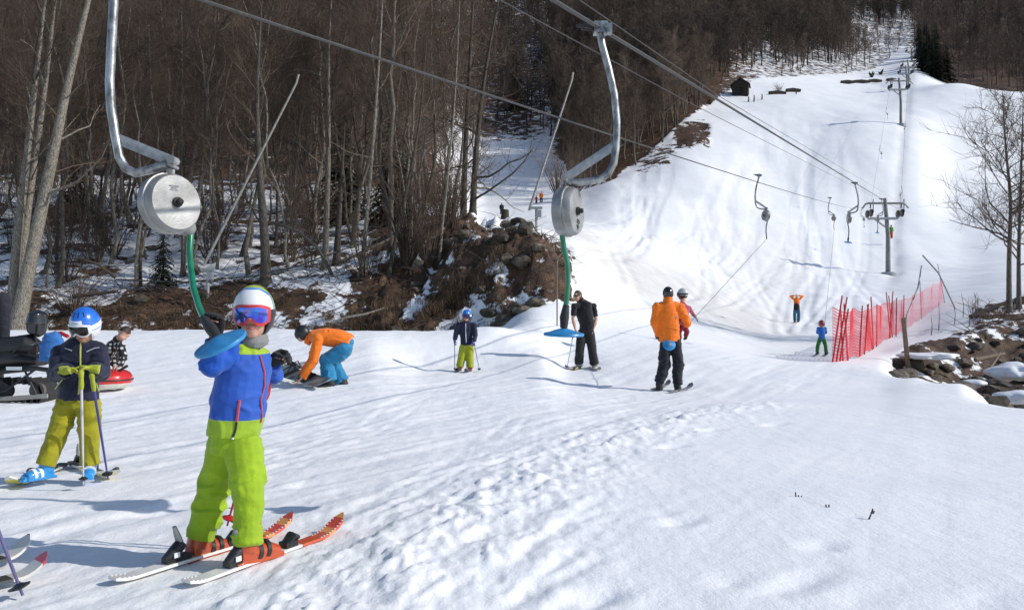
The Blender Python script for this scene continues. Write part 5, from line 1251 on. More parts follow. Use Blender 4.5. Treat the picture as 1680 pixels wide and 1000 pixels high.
ski_pole(P(133, 607, D2-.30), gpt(137, 5.12)+Vector((0, 0, .02)), 'white ski pole hanging straight down from the gloves of the child in navy', wp, og, r=.0085, basket=.03)
ski_pole(P(150, 612, D2-.24), gpt(178, 5.42), 'navy ski pole slanting down beside the child in navy', bp, og, r=.009, basket=.035)
mat_ski_b = banded('yellow_black_ski', (1, 0, 0), [(0, (.05, .05, .05)), (.12, (.7, .68, .6)), (.3, (.6, .55, .1)), (.45, (.1, .1, .1)), (.6, (.75, .73, .65)), (.72, (.72, .62, .08)), (.86, (.7, .69, .62)), (.94, (.04, .04, .04))], .35, (0, .95), bump=0)
def ski_px(ta, tb, label, m, up=.012, **kw):
    a = Vector(ghit(*ta)); b = Vector(ghit(*tb)); a.z += up; b.z += up; return ski(a, b, label, m, **kw)
ski_px((104, 768), (14, 806), 'yellow and black ski of the child in navy pointing to the frame edge', mat_ski_b, .02, width=.09, boot_at=.36)
ski_px((118, 765), (192, 790), 'black and white ski of the child in navy pointing towards the boy', mat_ski_b, .02, width=.09, boot_at=.30)

# ---- skis and pole of a skier standing out of the frame
mat_ski_c = banded('red_black_ski_tip', (1, 0, 0), [(0, (.6, .58, .55)), (.3, (.05, .05, .05)), (.62, (.62, .58, .52)), (.78, (.5, .02, .03)), (.90, (.65, .62, .58)), (.96, (.03, .03, .04))], .3, (0, .68), bump=0, coat=.4)
ski_px((-170, 975), (48, 916), 'red and black ski tip at the frame edge, the upper of two', mat_ski_c, .03, width=.10, lift=.075)
ski_px((-190, 1010), (77, 948), 'red and black ski tip at the frame edge, the lower of two', mat_ski_c, .03, width=.10, lift=.075)
ski_pole(P(-90, 640, 3.1), Vector(ghit(40, 984)), 'violet ski pole with a black basket in front of two red ski tips', mat('violet_pole', (.10, .09, .22), .3, coat=.3), None, r=.009, basket=.042)

# ---- bending rider in orange with snowboards
D3 = 12.1
oj = cloth('orange_jacket', ORANGE, .7); bt_ = cloth('petrol_blue_trousers', (.017, .19, .36))
bend, b3b, q3, A3_, L3_, hc3, HR3 = person('person in orange bending down to strap a snowboard', D3,
    [(574, 563, 0), (560, 556, 0), (535, 552, 0), (514, 553, 0), (506, 556, 0)],
    [dict(j=[(522, 556, -.16), (515, 592, -.2), (495, 620, -.22)], dir=(-.7, -.1, -.75), palm=(-.6, 0, .5), curl=.5, cut=.95, sx=1), dict(j=[(522, 556, .16), (512, 592, .2), (492, 618, .15)], dir=(-.7, -.1, -.75), palm=(-.6, 0, .5), curl=.5, sx=-1)],
    [dict(j=[(566, 573, -.11), (535, 590, -.13), (541, 628, -.12)], toe=(-.95, -.3, 0), bs=1.2), dict(j=[(566, 573, .12), (545, 592, .14), (564, 630, .1)], toe=(-.95, .1, 0), bs=1.2)],
    (496, 546, 0), (-.9, -.1, -.35), (0, 1, 0), S=1.0, hs=1.0, vox=.010, jacket=oj, trousers=bt_, hup=(-.3, 0, 1), widths=[(.17, .14), (.18, .145), (.20, .14), (.16, .11), (.075, .075)], leg_r=(.13, .115, .115), arm_r=(.09, .075, .058),
    boots=[M['rubber']], boot_h=.16, trouser_len=.88, helmet=dict(m=mat('black_helmet', (.015, .015, .016), .4), brow=14, side=-18, pad=M['black']), goggles=dict(m=M['black'], lens=M['lens_dark']), wrinkle=.020, hood=True, wf=12, )
def snowboard(a, b, label, m, w_=.27, roll=0.0):
    a = Vector(a); b = Vector(b); L = (b-a).length; x = (b-a).normalized(); y = Vector((0, 0, 1)).cross(x).normalized(); z = x.cross(y); y, z = y*math.cos(roll)+z*math.sin(roll), z*math.cos(roll)-y*math.sin(roll)
    r = empty('snowboard', a, label, 'snowboard'); r.rotation_euler = Matrix((x, y, z)).transposed().to_euler()
    n = 24; V = []
    for i in range(n+1):
        t = i/n; e = min(t, 1-t); wd = w_/2*(.88+.12*(2*abs(t-.5))**2)*(math.sqrt(max(.01, 1-(1-e/.12)**2)) if e < .12 else 1); zt = .05*max(0, (.15-e)/.15)**1.6
        V += [(t*L, -wd, zt), (t*L, wd, zt), (t*L, wd, zt+.012), (t*L, -wd, zt+.012)]
    mb = MB(); mb.add(V, [(i*4+j, i*4+(j+1) % 4, (i+1)*4+(j+1) % 4, (i+1)*4+j) for i in range(n) for j in range(4)]+[(3, 2, 1, 0), tuple(n*4+j for j in range(4))]); mb.build('deck', m, r)
    for t in (.33, .64):
        mb = MB(); mb.box((t*L, 0, .025), (.13, .25, .02)); mb.tube([(t*L-.06, -.11, .02), (t*L-.09, -.10, .09), (t*L-.10, 0, .10), (t*L-.09, .10, .09), (t*L-.06, .11, .02)], [(.03, .01)]*5, 8); mb.tube([(t*L+.04, -.12, .02), (t*L+.05, 0, .11), (t*L+.04, .12, .02)], [(.02, .008)]*3, 8); mb.build('binding', M['black'], r)
    return r
def pt(px, py, up=.02): v = Vector(ghit(px, py)); v.z += up; return v
bm1 = mat('teal_snowboard', (.10, .17, .19), .35, var=.6, scale=5, col2=(.34, .42, .43), coat=.4); bm2 = mat('pale_snowboard', (.25, .24, .23), .35, var=.4, scale=6, col2=(.5, .5, .5), coat=.3)
snowboard(pt(452, 618, .12), pt(540, 642, .1), 'teal snowboard under the hands of the bending person', bm1, .30, .42)
snowboard(pt(436, 618, .10), pt(508, 606, .08), 'pale grey snowboard lying behind the teal one', bm2, .28, .3)

# ---- small child in navy on skis in the middle distance
D4 = 15.8
k4 = person('small skier in navy jacket and yellow-green trousers standing with two poles', D4,
    [(766, 566), (765, 553), (764, 542), (764, 532), (765, 526)],
    [dict(j=[(752, 533, 0), (748, 548, -.02), (746, 558, -.06)], dir=(0, -.3, -1), palm=(1, 0, 0), curl=1.1, sx=1), dict(j=[(777, 533, 0), (780, 549, -.05), (777, 560, -.12)], dir=(0, -.4, -1), palm=(-1, 0, 0), curl=1.1, sx=-1)],
    [dict(j=[(760, 570, 0), (757, 588, -.02), (754, 602, -.04)], toe=(-.25, -.97, 0)), dict(j=[(771, 570, 0), (771, 588, -.02), (771, 603, -.04)], toe=(-.25, -.97, 0))],
    (766, 517, 0), (-.25, -1, -.1), (1, 0, 0), S=.72, hs=.98, vox=.011, jacket=nj, trousers=cloth('yellow_green_trousers', (.33, .36, .02)), gloves=mat('red_blue_glove', (.25, .02, .05), .7, col2=(.05, .08, .35)), boots=[M['rubber'], redp], boot_h=.14, leg_r=(.115, .108, .108), arm_r=(.085, .075, .065), trouser_len=1.0,
    helmet=dict(m=mat('blue_helmet_small', (.02, .16, .60), .25, coat=.5), brow=12, side=-18, pad=M['black']), goggles=dict(m=mat('dark_goggle', (.02, .02, .05), .3), lens=mat('violet_lens', (.03, .02, .12), .2), strap=M['white_plastic']))
seam('front_zip', [(764, 530), (764, 545), (765, 562)], .008, zw, [c for c in k4[0].children if c.name.startswith('jacket')][0].data, k4[0], k4[1], D4)
gm = mat('grey_pole', (.3, .3, .31), .4)
ski_pole(P(746, 556, D4-.1), pt(746, 609, 0), 'grey ski pole of the small skier, upright one', gm, r=.010); ski_pole(P(777, 558, D4-.15), pt(787, 609, 0), 'grey ski pole of the small skier, slanting one', gm, r=.010)
dk = mat('dark_ski', (.05, .045, .05), .35, var=.5, scale=6, col2=(.3, .28, .3))
ski_px((757, 603), (750, 611), 'short dark ski under the small skier, first of two', dk, .02, width=.1); ski_px((774, 604), (765, 612), 'short dark ski under the small skier, second of two', dk, .02, width=.1)

# ---- lift man in black
D5 = 17.5
bk = cloth('black_jacket', (.014, .014, .016), .85); bk2 = cloth('charcoal_trousers', (.018, .018, .019), .85)
man = person('man in black short sleeves and sunglasses standing on skis', D5,
    [(962, 545), (963, 530), (958, 512), (957, 499), (951, 491)],
    [dict(j=[(942, 502, -.1), (940, 522, -.12), (944, 540, -.2)], dir=(.2, -.2, -1), palm=(1, 0, 0), curl=.8, sx=1), dict(j=[(974, 502, .05), (978, 524, 0), (973, 540, -.06)], dir=(-.15, -.1, -1), palm=(-1, .2, 0), curl=.6, sx=-1)],
    [dict(j=[(954, 548, 0), (951, 578, -.08), (949, 600, 0)], toe=(-.6, -.8, 0)), dict(j=[(968, 548, 0), (972, 578, -.08), (976, 601, 0)], toe=(-.3, -.95, 0))],
    (948, 485, -.03), (-.75, -.66, -.12), (.82, -.5, 0), S=1.0, hs=1.05, vox=.011, jacket=bk, trousers=bk2, short=True, boots=[mat('black_yellow_boot', (.04, .04, .035), .35, var=.4, scale=9, col2=(.40, .36, .06)), gm], boot_h=.3, hair=M['hair'], leg_r=(.115, .10, .10), arm_r=(.072, .06, .05), trouser_len=.82, widths=[(.17, .14), (.175, .14), (.205, .145), (.18, .11), (.075, .075)])
mb = MB(); patch(mb, man[5], man[6], (.088, .115, .11), -62, 62, lambda a: -3, lambda a: 12, 20, 4, .01); attach(man[0], 'sunglasses', mb, M['black'])
ski_pole(P(941, 546, D5-.25), pt(930, 605, 0), 'thin grey ski pole leaning beside the man in black', gm, r=.009)
ski_px((955, 602), (928, 606), 'ski of the man in black turned to the side', dk, .02, width=.10, boot_at=None); ski_px((966, 605), (984, 609), 'short ski of the man in black seen end on', dk, .02, width=.10, boot_at=None)

# ---- adult in orange carrying a child, seen from behind
D6 = 14.1
adu = person('adult in orange jacket and black helmet carrying a toddler up the lift', D6,
    [(1098, 560), (1098, 540), (1096, 515), (1096, 500), (1096, 491)],
    [dict(j=[(1079, 505, 0), (1074, 530, -.02), (1082, 552, .14)], dir=(.6, .6, -.2), palm=(0, 0, -1), curl=.9, sx=1), dict(j=[(1116, 505, 0), (1128, 530, .02), (1120, 531, .24)], dir=(-.8, .6, 0), palm=(0, 0, 1), curl=.6, sx=-1)],
    [dict(j=[(1091, 565, 0), (1090, 598, .03), (1081, 630, 0)], toe=(.35, .93, 0)), dict(j=[(1109, 565, 0), (1113, 598, .03), (1111, 632, 0)], toe=(.35, .93, 0))],
    (1096, 481, .03), (.05, 1, 0), (-1, 0, 0), S=1.04, hs=1.0, vox=.010, jacket=oj, trousers=cloth('dark_navy_trousers', (.012, .013, .020)), gloves=M['black_cloth'], boots=[M['rubber'], M['steel']], boot_h=.2, trouser_len=.94,
    helmet=dict(m=mat('glossy_black_helmet', (.012, .012, .013), .2, coat=.5), brow=14, side=-30, pad=M['black']), leg_r=(.105, .095, .088), arm_r=(.092, .078, .062), wrinkle=.018, wf=12)
seam('back_seam', [(1084, 541), (1096, 538), (1110, 541)], .006, mat('dark_orange_seam', (.35, .07, .01), .7), [c for c in adu[0].children if c.name.startswith('jacket')][0].data, adu[0], adu[1], D6)
chd = person('toddler in red suit and white helmet on the arm of the adult in orange', D6+.12,
    [(1117, 533), (1120, 522), (1121, 511), (1122, 502), (1120, 496)],
    [dict(j=[(1113, 506, -.05), (1110, 512, -.16), (1109, 516, -.18)], dir=(-.3, -.6, -.6), palm=(0, .5, -1), curl=.6, sx=1), dict(j=[(1131, 505, .03), (1137, 515, .03), (1141, 520, 0)], dir=(.6, 0, -.8), palm=(-1, 0, 0), curl=.6, sx=-1)],
    [dict(j=[(1116, 536, .02), (1114, 545, -.05), (1115, 555, .05)], toe=(0, 1, -.2)), dict(j=[(1123, 536, .08), (1127, 544, .12), (1125, 551, .2)], toe=(0, 1, -.2))],
    (1120, 482, 0), (-.75, .6, 0), (1, .1, 0), S=.56, hs=.86, vox=.010, jacket=mat('red_and_pink_suit', (.32, .015, .05), .7, col2=(.62, .25, .32), scale=5, var=.2), trousers=cloth('red_trousers', (.24, .012, .03)), gloves=cloth('grey_mitten', (.2, .2, .22)),
    boots=[M['rubber']], boot_h=.1, helmet=dict(m=mat('grey_white_helmet', (.45, .47, .5), .3, col2=(.7, .7, .72), scale=12), brow=12, side=-16, pad=M['black']), goggles=dict(m=M['black'], lens=M['lens_dark']))
dsc = empty('seat_disc', P(1098, 565, 13.94), 'blue lift disc behind the legs of the adult in orange', 'lift seat')
mb = MB(); mb.lathe((0, 0, 0), [(.05, -.02), (.11, -.016), (.113, 0), (.07, .012), (.02, .03)], (0, -.87, .5), 28); mb.build('disc', M['blue_disc'], dsc)
mb = MB(); mb.lathe((0, -.02, 0), [(.03, 0), (.03, .03), (.015, .05)], (0, -.87, .5), 12); mb.build('hub', M['alu'], dsc)
ski_px((1070, 641), (1098, 632), 'dark ski of the adult in orange under the first boot', dk, .02, width=.10, boot_at=None, lift=.08); ski_px((1098, 645), (1135, 637), 'dark ski of the adult in orange pointing uphill', dk, .02, width=.10, boot_at=None, lift=.08)

# ---- distant people
def small_person(label, px, feet, d, S, jm, tm, hm=None, hairm=None, pose='stand', back=True, hs=1.0):
    k = F/d*S
    y = lambda h: feet-h*k; x = lambda o: px+o*k
    fw = (0, 1, 0) if back else (0, -1, 0)
    arms = {'stand': [[(x(-.20), y(1.40)), (x(-.26), y(1.12)), (x(-.25), y(.88), -.05)], [(x(.20), y(1.40)), (x(.26), y(1.12)), (x(.25), y(.88), -.05)]],
            'head': [[(x(-.20), y(1.43)), (x(-.38), y(1.60)), (x(-.12), y(1.64), -.12)], [(x(.20), y(1.43)), (x(.38), y(1.60)), (x(.12), y(1.64), -.12)]],
            'front': [[(x(-.20), y(1.40)), (x(-.25), y(1.15), .1), (x(-.12), y(1.10), .3)], [(x(.20), y(1.40)), (x(.25), y(1.15), .1), (x(.12), y(1.10), .3)]]}[pose]
    sp = .24 if pose == 'front' else .11
    return person(label, d, [(x(0), y(.78)), (x(0), y(1.02)), (x(0), y(1.26)), (x(0), y(1.42)), (x(0), y(1.50))],
        [dict(j=a, dir=((0, 0, -1) if pose != 'head' else (s_*-1, 0, 0)), palm=(-s_, .1, 0), curl=.8, sx=s_) for a, s_ in zip(arms, (-1, 1))],
        [dict(j=[(x(s_*.09), y(.84)), (x(s_*(.09+sp)/1.6), y(.48), .03), (x(s_*sp), y(.09))], toe=fw) for s_ in (-1, 1)],
        (x(0), y(1.63)), fw, (-1 if back else 1, 0, 0), S=S, hs=hs, vox=.016 if d < 60 else .028, jacket=jm, trousers=tm, boots=[M['rubber']], helmet=dict(m=hm, brow=14, side=-25) if hm else None, hair=hairm, wrinkle=.012, eyes=False, leg_r=(.115, .10, .10))
tq = cloth('teal_trousers', (.02, .13, .20))
a1 = small_person('skier in orange riding the lift with hands behind the head', 1307, 528, 50, 1.02, oj, tq, M['white_plastic'], pose='head')
mb = MB(); mb.ball(a1[2]((1307, 503, -.2)), (.2, .1, .25)); put('backpack', mb.solid('backpack', .02, 2), M['black_cloth'], a1[0])
a2 = small_person('child in blue jacket and green trousers riding the lift', 1348, 581, 25.5, .60, cloth('blue_jacket_far', (.02, .14, .5)), cloth('green_trousers', (.03, .16, .03)), mat('red_white_helmet', (.25, .05, .06), .4), pose='front', hs=1.05)
small_person('distant skier in orange jacket and blue trousers on the far run', 888, 334, 114, 1.0, oj, cloth('blue_trousers_far', (.01, .03, .10)), None, M['hair'], back=False)
small_person('distant child in red beside the skier in orange on the far run', 880, 334, 113, .66, cloth('dull_red_jacket', (.25, .05, .02)), bk2, M['rubber'], back=False)
small_person('distant walker all in black on the far run', 823, 354, 103, .98, bk, bk2, None, M['hair'])
small_person('distant lift rider in green jacket and red trousers behind the pylon', 1462, 391, 97, .95, cloth('green_jacket', (.05, .22, .02)), cloth('bright_red_trousers', (.5, .03, .02)), M['rubber'])
for px, feet, d, S, lb, cm in ((1490, 146, 215, 1.0, 'tiny dark skier beside the third pylon', bk),):
    g = gpt(px, d); small_person(lb, px, HY-(g.z-CH)*F/d, d, S, cm, bk2, M['rubber'])
for px, pb, ws, lb in ((1269, 524, 0, ''),): pass
for (a, b, d, lb) in (((1301, 530), (1309, 526), 50, 'ski of the skier in orange with hands behind the head'), ((1336, 582), (1342, 578), 25.5, 'ski of the child in blue, first of two'), ((1353, 582), (1357, 578), 25.5, 'ski of the child in blue, second of two')):
    A_ = gpt(a[0], d-.4); B_ = gpt(b[0], d+.5); A_.z += .03; B_.z += .03; ski(A_, B_, lb, dk, width=.1)

# ---- adult at the frame edge, sledge riders, snowmobile
D7 = 10.9
person('adult in dark navy at the frame edge behind the snowmobile', D7,
    [(-16, 590), (-16, 560), (-16, 525), (-16, 493), (-14, 475)],
    [dict(j=[(-42, 500, 0), (-48, 540, 0), (-44, 575, -.1)], dir=(0, 0, -1), palm=(1, 0, 0), sx=1), dict(j=[(4, 492, 0), (5, 532, -.04), (4, 572, -.08)], dir=(0, 0, -1), palm=(-1, 0, 0), sx=-1)],
    [dict(j=[(-24, 595, 0), (-26, 632, 0), (-26, 655, 0)], toe=(0, -1, 0)), dict(j=[(-8, 595, 0), (-6, 632, 0), (-6, 655, 0)], toe=(0, -1, 0))],
    (-16, 455, 0), (-.8, -.6, 0), (1, 0, 0), S=1.05, hs=1.05, vox=.012, jacket=cloth('dark_navy_coat', (.012, .013, .022)), trousers=bk2, hair=mat('auburn_hair', (.16, .04, .015), .6, bump=.5, bscale=90), gloves=M['black_cloth'], boots=[M['rubber']], arm_r=(.105, .09, .075))
D8 = 11.8
dots = new_mat('polka_dot_cloth')
def _dots():
    m, N, L, B = dots; tc = N.new('ShaderNodeTexCoord'); v = N.new('ShaderNodeTexVoronoi'); v.inputs['Scale'].default_value = 15; v.inputs['Randomness'].default_value = .15
    L.new(tc.outputs['Object'], v.inputs['Vector']); r = ramp(N, [(0, (.55, .53, .48)), (.36, (.014, .013, .016))], 'CONSTANT'); L.new(v.outputs['Distance'], r.inputs[0]); L.new(r.outputs[0], B.inputs['Base Color']); B.inputs['Roughness'].default_value = .8
    return m
dm = _dots()
person('child in a black polka dot jacket leaning on the red sledge tube', D8,
    [(158, 618, .1), (164, 600, .05), (176, 580, 0), (186, 567, -.02), (194, 556, -.03)],
    [dict(j=[(198, 568, -.12), (203, 586, -.2), (195, 601, -.24)], dir=(-.7, -.3, -.5), palm=(0, 0, -1), curl=.3, sx=1), dict(j=[(182, 566, .12), (190, 585, .18), (186, 602, .15)], dir=(.2, 0, -1), palm=(0, -.2, -1), curl=.3, sx=-1)],
    [dict(j=[(155, 622, 0), (168, 636, -.1), (150, 642, .1)], toe=(-1, .2, 0)), dict(j=[(155, 622, .2), (168, 636, .25), (150, 642, .3)], toe=(-1, .2, 0))],
    (204, 546, -.04), (-.5, .45, -.7), (-.3, 1, 0), S=.78, hs=1.02, vox=.010, jacket=dm, trousers=dm, hair=M['hair'], boots=[M['rubber']], hup=(.4, 0, .8), arm_r=(.085, .075, .06), eyes=False)
def tube_sled():
    c = gpt(164, 11.6); r = empty('snow_tube', c, 'red and white inflatable snow tube on the snow', 'snow tube'); R, a = .265, .135
    for nm, lo, hi, m in (('top_cover', -.06, .5, mat('red_vinyl', (.55, .02, .018), .25, var=.1, coat=.4)), ('bottom_cover', .5, .94, mat('cream_vinyl', (.62, .60, .52), .3, var=.08))):
        mb = MB(); n = 40; k = 12; V = []
        for i in range(n):
            th = 2*math.pi*i/n
            for j in range(k+1):
                ph = math.pi*2*(lo+(hi-lo)*j/k); rr_ = a*(1+.03*math.cos(12*th)); V.append(((R+rr_*math.cos(ph))*math.cos(th)*1.12, (R+rr_*math.cos(ph))*math.sin(th), a+.02+rr_*math.sin(ph)))
        mb.add(V, [(i*(k+1)+j, ((i+1) % n)*(k+1)+j, ((i+1) % n)*(k+1)+j+1, i*(k+1)+j+1) for i in range(n) for j in range(k)]); mb.build(nm, m, r)
    mb = MB(); mb.tube([((R+a*1.01)*math.cos(t)*1.12, (R+a*1.01)*math.sin(t), a+.02) for t in np.linspace(0, 6.2832, 41)], .011, 6, cap=False); mb.build('seam', M['black'], r)
    mb = MB(); mb.tube([(.34, -.1, .29), (.40, -.1, .33), (.45, -.1, .36)], .02, 8); mb.build('handle', M['black'], r)
tube_sled()
def snowmobile():
    d = 10.5; k = d/F; o = P(85, 525, d); o.z = ground(o.x, o.y)+0.0
    r = empty('snowmobile', o, 'black snowmobile with a padded backrest at the frame edge', 'snowmobile')
    q = lambda px, py, dy=0: P(px, py, d+dy)-o
    seatm = mat('black_vinyl', (.02, .02, .021), .45, var=.2, bump=.2, bscale=60)
    mb = MB(); mb.tube([q(60, 572), q(50, 566), q(0, 573), q(-50, 578), q(-95, 570), q(-110, 560)], [(.16, .10), (.19, .15), (.19, .15), (.18, .14), (.17, .13), (.1, .08)], 16, side=(0, 1, 0)); put('seat', mb.solid('seat', .014, 4, .006), seatm, r)
    mb = MB(); mb.tube([q(58, 551), q(60, 546), q(61, 530), q(62, 514), q(62, 509)], [(.05, .05), (.13, .10), (.165, .125), (.14, .10), (.05, .05)], 18, side=(0, 1, 0)); br = put('backrest', mb.solid('backrest', .010, 5), mat('black_gloss', (.014, .014, .015), .22, coat=.4), r)
    mb = MB()
    for dy in (-.06, .06): mb.tube([q(58, 545, dy), q(60, 575, dy), q(58, 600, dy)], .014, 8)
    put('support_rod', mb.mesh('support_rod'), M['black'], br)
    mb = MB(); mb.tube([q(72, 592), q(40, 588), q(-40, 590), q(-120, 588)], [(.2, .06), (.26, .12), (.28, .16), (.28, .18)], 16, side=(0, 1, 0)); put('body', mb.solid('body', .014, 3), M['black'], r)
    mb = MB(); mb.tube([q(-95, 585), q(-130, 575), q(-180, 590), q(-215, 610)], [(.3, .25), (.36, .3), (.34, .24), (.2, .1)], 18, side=(0, 1, 0)); put('hood', mb.solid('hood', .016, 4), M['black'], r)
    mb = MB(); mb.tube([q(-128, 548), q(-118, 520), q(-112, 505)], [(.3, .02), (.27, .015), (.2, .01)], 12, side=(0, 1, 0)); mb.build('windshield', mat('smoked_screen', (.05, .05, .055), .1), r)
    mb = MB(); mb.tube([q(-100, 552, -.33), q(-108, 546, -.2), q(-112, 546, .2), q(-104, 552, .33)], .014, 8); mb.build('handlebar', M['black'], r)
    for dy in (-.24, .24):
        mb = MB(); mb.tube([q(85, 607, dy), q(60, 604, dy), q(0, 610, dy), q(-60, 612, dy)], [(.02, .03)]*4, 8, side=(0, 1, 0)); mb.tube([q(60, 604, dy), q(10, 640, dy), q(-30, 648, dy)], .016, 8); mb.tube([q(38, 602, dy), q(60, 648, dy)], .014, 8); mb.tube([q(-30, 608, dy), q(14, 632, dy)], .012, 8); mb.build('chassis_rail', M['black'], r)
        mb = MB(); mb.tube([q(78, 649, dy*1.02), q(20, 653, dy*1.02), q(-40, 655, dy*1.02)], [(.015, .03)]*3, 8, side=(0, 1, 0)); mb.build('runner', mat('worn_plate', (.28, .27, .24), .5, .2), r)
    mb = MB(); pts = [(78, 632), (83, 645), (76, 657), (20, 660), (-60, 661), (-110, 655), (-118, 640), (-105, 628), (-20, 624), (60, 624), (78, 632)]
    mb.tube([q(*p) for p in pts], [(.20, .022)]*len(pts), 8, side=(0, 1, 0), cap=False)
    for i in range(46):
        t = i/46*10; a = int(t); p = Vector((pts[a][0], pts[a][1], 0)).lerp(Vector((pts[a+1][0], pts[a+1][1], 0)), t-a); mb.box(q(p.x, p.y), (.025, .40, .075))
    mb.build('track', M['rubber'], r)
    for px in (62, 10, -50):
        for dy in (-.14, .14): mb = MB(); mb.lathe(q(px, 640, dy), [(.04, -.03), (.10, -.028), (.105, 0), (.10, .028), (.04, .03)], (0, 1, 0), 18); mb.build('wheel', mat('brown_idler_wheel', (.10, .085, .07), .6) if px == 62 else M['rubber'], r)
    mb = MB(); mb.tube([q(20, 580, -.2), q(28, 572, -.215), q(62, 566, -.2), q(70, 574, -.2)], .012, 8); mb.build('grab_handle', M['black'], r)
    mb = MB(); mb.box(q(23, 604, -.29), (.2, .01, .045)); mb.build('side_label', M['white_plastic'], r, smooth=False)
    for dy in (-.45, .45): mb = MB(); mb.tube([q(-90, 656, dy), q(-190, 657, dy), q(-225, 648, dy)], [(.07, .015)]*3, 8, side=(0, 1, 0)); mb.tube([q(-160, 655, dy), q(-150, 615, dy*.6)], .025, 8); mb.build('ski', M['black'], r)
snowmobile()
def backpack():
    d = 10.2; o = P(86, 600, d); mb = MB(); q = lambda px, py, dy=0: P(px, py, d+dy)-o
    mb.tube([q(82, 592), q(84, 570), q(90, 552), q(95, 547)], [(.14, .10), (.15, .11), (.12, .09), (.05, .04)], 14, side=(1, 0, 0))
    b = put('blue_bag', mb.solid('blue_bag', .010, 4, .022, 16), cloth('blue_bag_cloth', (.03, .14, .40)), loc=o); tag(b, 'blue cloth bag hung behind the snowmobile backrest', 'bag')
    mb = MB(); mb.tube([q(84, 548, .05), q(100, 546, .05), q(112, 552, .05)], .025, 8); put('red_flap', mb.mesh('red_flap'), redp, b)
backpack()

# ------------------------------------------------------------------ net fence, leaning masts
NETP = [(1366, 22.4), (1392, 23.4), (1415, 25.6), (1440, 29.5), (1463, 33), (1482, 37), (1510, 42), (1548, 50)]
def net_fence():
    pts = [gpt(px, d) for px, d in NETP]; o = pts[0].copy(); r = empty('net_fence', o, 'red safety net stretched between red poles down the piste edge', 'net fence')
    cum = [0]
    for a, b in zip(pts[:-1], pts[1:]): cum.append(cum[-1]+(b-a).length)
    def at(s, h): 
        x, y, z = [np.interp(s, cum, [p[i] for p in pts]) for i in range(3)]
        sag = .12*abs(math.sin(s*1.1))*(h/1.45) + .05*math.sin(s*2.3)
        return np.array([x-o.x+.05*math.sin(s*1.7)*h, y-o.y, z-o.z+.05+h*(1.0)-sag])
    V = []; Q = []; c = 0; step = .085; ns = int(cum[-1]/step)
    def strip(a, b, w_, vert):
        nonlocal c
        w_ *= 1.6-.9*min(1, (a[1])/16)
        dl = np.array([0, 0, w_]) if not vert else np.array([w_*.7, w_*.7, 0])
        V.extend([a-dl, a+dl, b+dl, b-dl]); Q.append([c, c+1, c+2, c+3]); c += 4
    for i in range(ns):
        s = i*step
        for j in range(16):
            h = j*.094; strip(at(s, h), at(s, h+.094), .0066, True)
            strip(at(s, h), at(s+step, h), .0066, False)
        strip(at(s, 1.5), at(s+step, 1.5), .009, False)
    put('net', mesh_np('net', np.array(V), [np.array(Q)]), M['red_net'], r)
    tops = [(1383, 484, 1366, 593), (1391, 483, 1372, 589), (1386, 499, 1391, 592), (1380, 503, 1383, 593), (1393, 504, 1378, 590), (1416, 496, 1410, 580), (1426, 487, 1418, 570), (1424, 492, 1431, 566), (1430, 477, 1433, 563), (1440, 470, 1438, 540), (1455, 466, 1461, 541), (1459, 468, 1464, 536), (1466, 458, 1459, 535), (1472, 453, 1470, 517), (1484, 446, 1482, 506), (1510, 436, 1512, 500), (1539, 424, 1550, 488)]
    for a, b, c2, e in tops:
        d = float(np.interp(c2, [p[0] for p in NETP], [p[1] for p in NETP])); g = gpt(c2, d); t = Vector(((a-c2)*d/F, .05, (e-b)*d/F))
        mb = MB(); mb.tube([g-o-t.normalized()*.25, g-o+t*.5, g-o+t], [.026, .025, .022], 8); p = put('post', mb.mesh('post'), M['red_pole'] if c2 < 1500 else M['grey_pipe'], r)
        if c2 < 1500: mb = MB(); mb.tube([g-o+t*.94, g-o+t*1.0], .021, 8); put('cap', mb.mesh('cap'), M['black'], p)
net_fence()
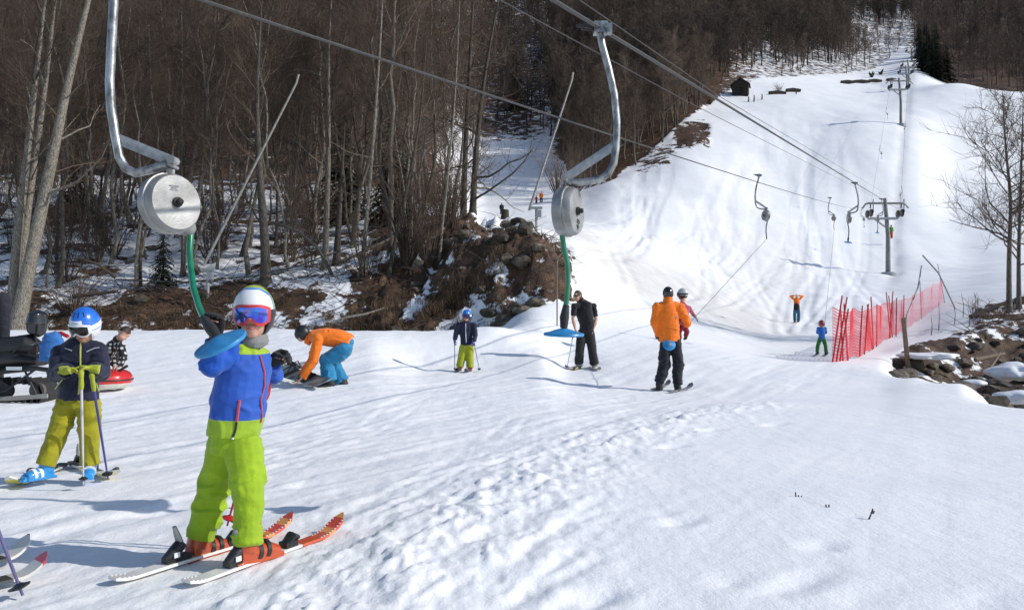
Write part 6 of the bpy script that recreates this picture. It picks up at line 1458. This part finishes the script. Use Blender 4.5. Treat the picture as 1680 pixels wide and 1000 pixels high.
def pole_thing(name, pts, r, label, cat, m): 
    b = Vector(pts[0]); mb = MB(); mb.tube([Vector(p)-b for p in pts], r, 8); tag(mb.build(name, m, loc=b), label, cat)
pole_thing('leaning_pole', [gpt(1486, 33), P(1487, 518, 33), P(1506, 472, 34), P(1512, 436, 34.5)], .03, 'bent dark pole leaning over the wooden post towards the net', 'pole', M['grey_pipe'])
pole_thing('leaning_pole', [gpt(1568, 42), P(1540, 448, 44), P(1514, 419, 46)], .04, 'long grey pole leaning across the end of the red net', 'pole', M['grey_pipe'])
for i, (px, d, L) in enumerate(((1540, 32, 1.2), (1528, 31, .8), (1566, 33, .9), (1590, 31, .7), (1580, 36, 1.1))):
    g = gpt(px, d); pole_thing('sapling', [g, g+Vector((.03, 0, L*.5)), g+Vector((-.02*i, 0, L))], [.018, .012, .006], ['bare sapling on the creek bank, tallest of the row', 'bare sapling nearest the leaning pole', 'bare thin stem by the dark creek hollow', 'short bare stem below the creek tree', 'bare stem highest on the creek bank'][i], 'sapling', M['bark'])
def lance(foot, top, post_top, post_foot, d, label, tip):
    o = P(post_foot[0], post_foot[1], d); o = Vector((o.x, o.y, min(o.z, ground(o.x, o.y)))); r = empty('snow_lance', o, label, 'snow lance'); q = lambda p: P(p[0], p[1], d)-o
    mb = MB(); mb.tube([q(foot), q(top), q(tip)], [.055, .040, .045], 10); mb.build('mast', M['grey_pipe'], r)
    mb = MB(); mb.tube([Vector((0, 0, -.3)), q(post_top)], .06, 10); mb.build('post', M['grey_pipe'], r)
    mb = MB(); a = q(post_top); mb.box(a, (.5, .12, .1)); mb.box(a+Vector((.1, -.05, -.25)), (.22, .18, .3)); mb.build('bracket', M['grey_paint'], r)
lance((334, 436), (486, 137), (341, 442), (341, 486), 30, 'long grey pipe lance slanting up from a post in the wood', (490, 122))
lance((868, 345), (938, 132), (880, 341), (880, 376), 33.5, 'slanting pipe lance on a post at the crest of the brown mound', (940, 119))
pole_thing('hook_pole', [gpt(914, 22.5), P(914, 430, 22.5), P(917, 420, 22.5), P(925, 412, 22.5)], .02, 'thin hooked rod standing beside the mound', 'rod', M['wood'])
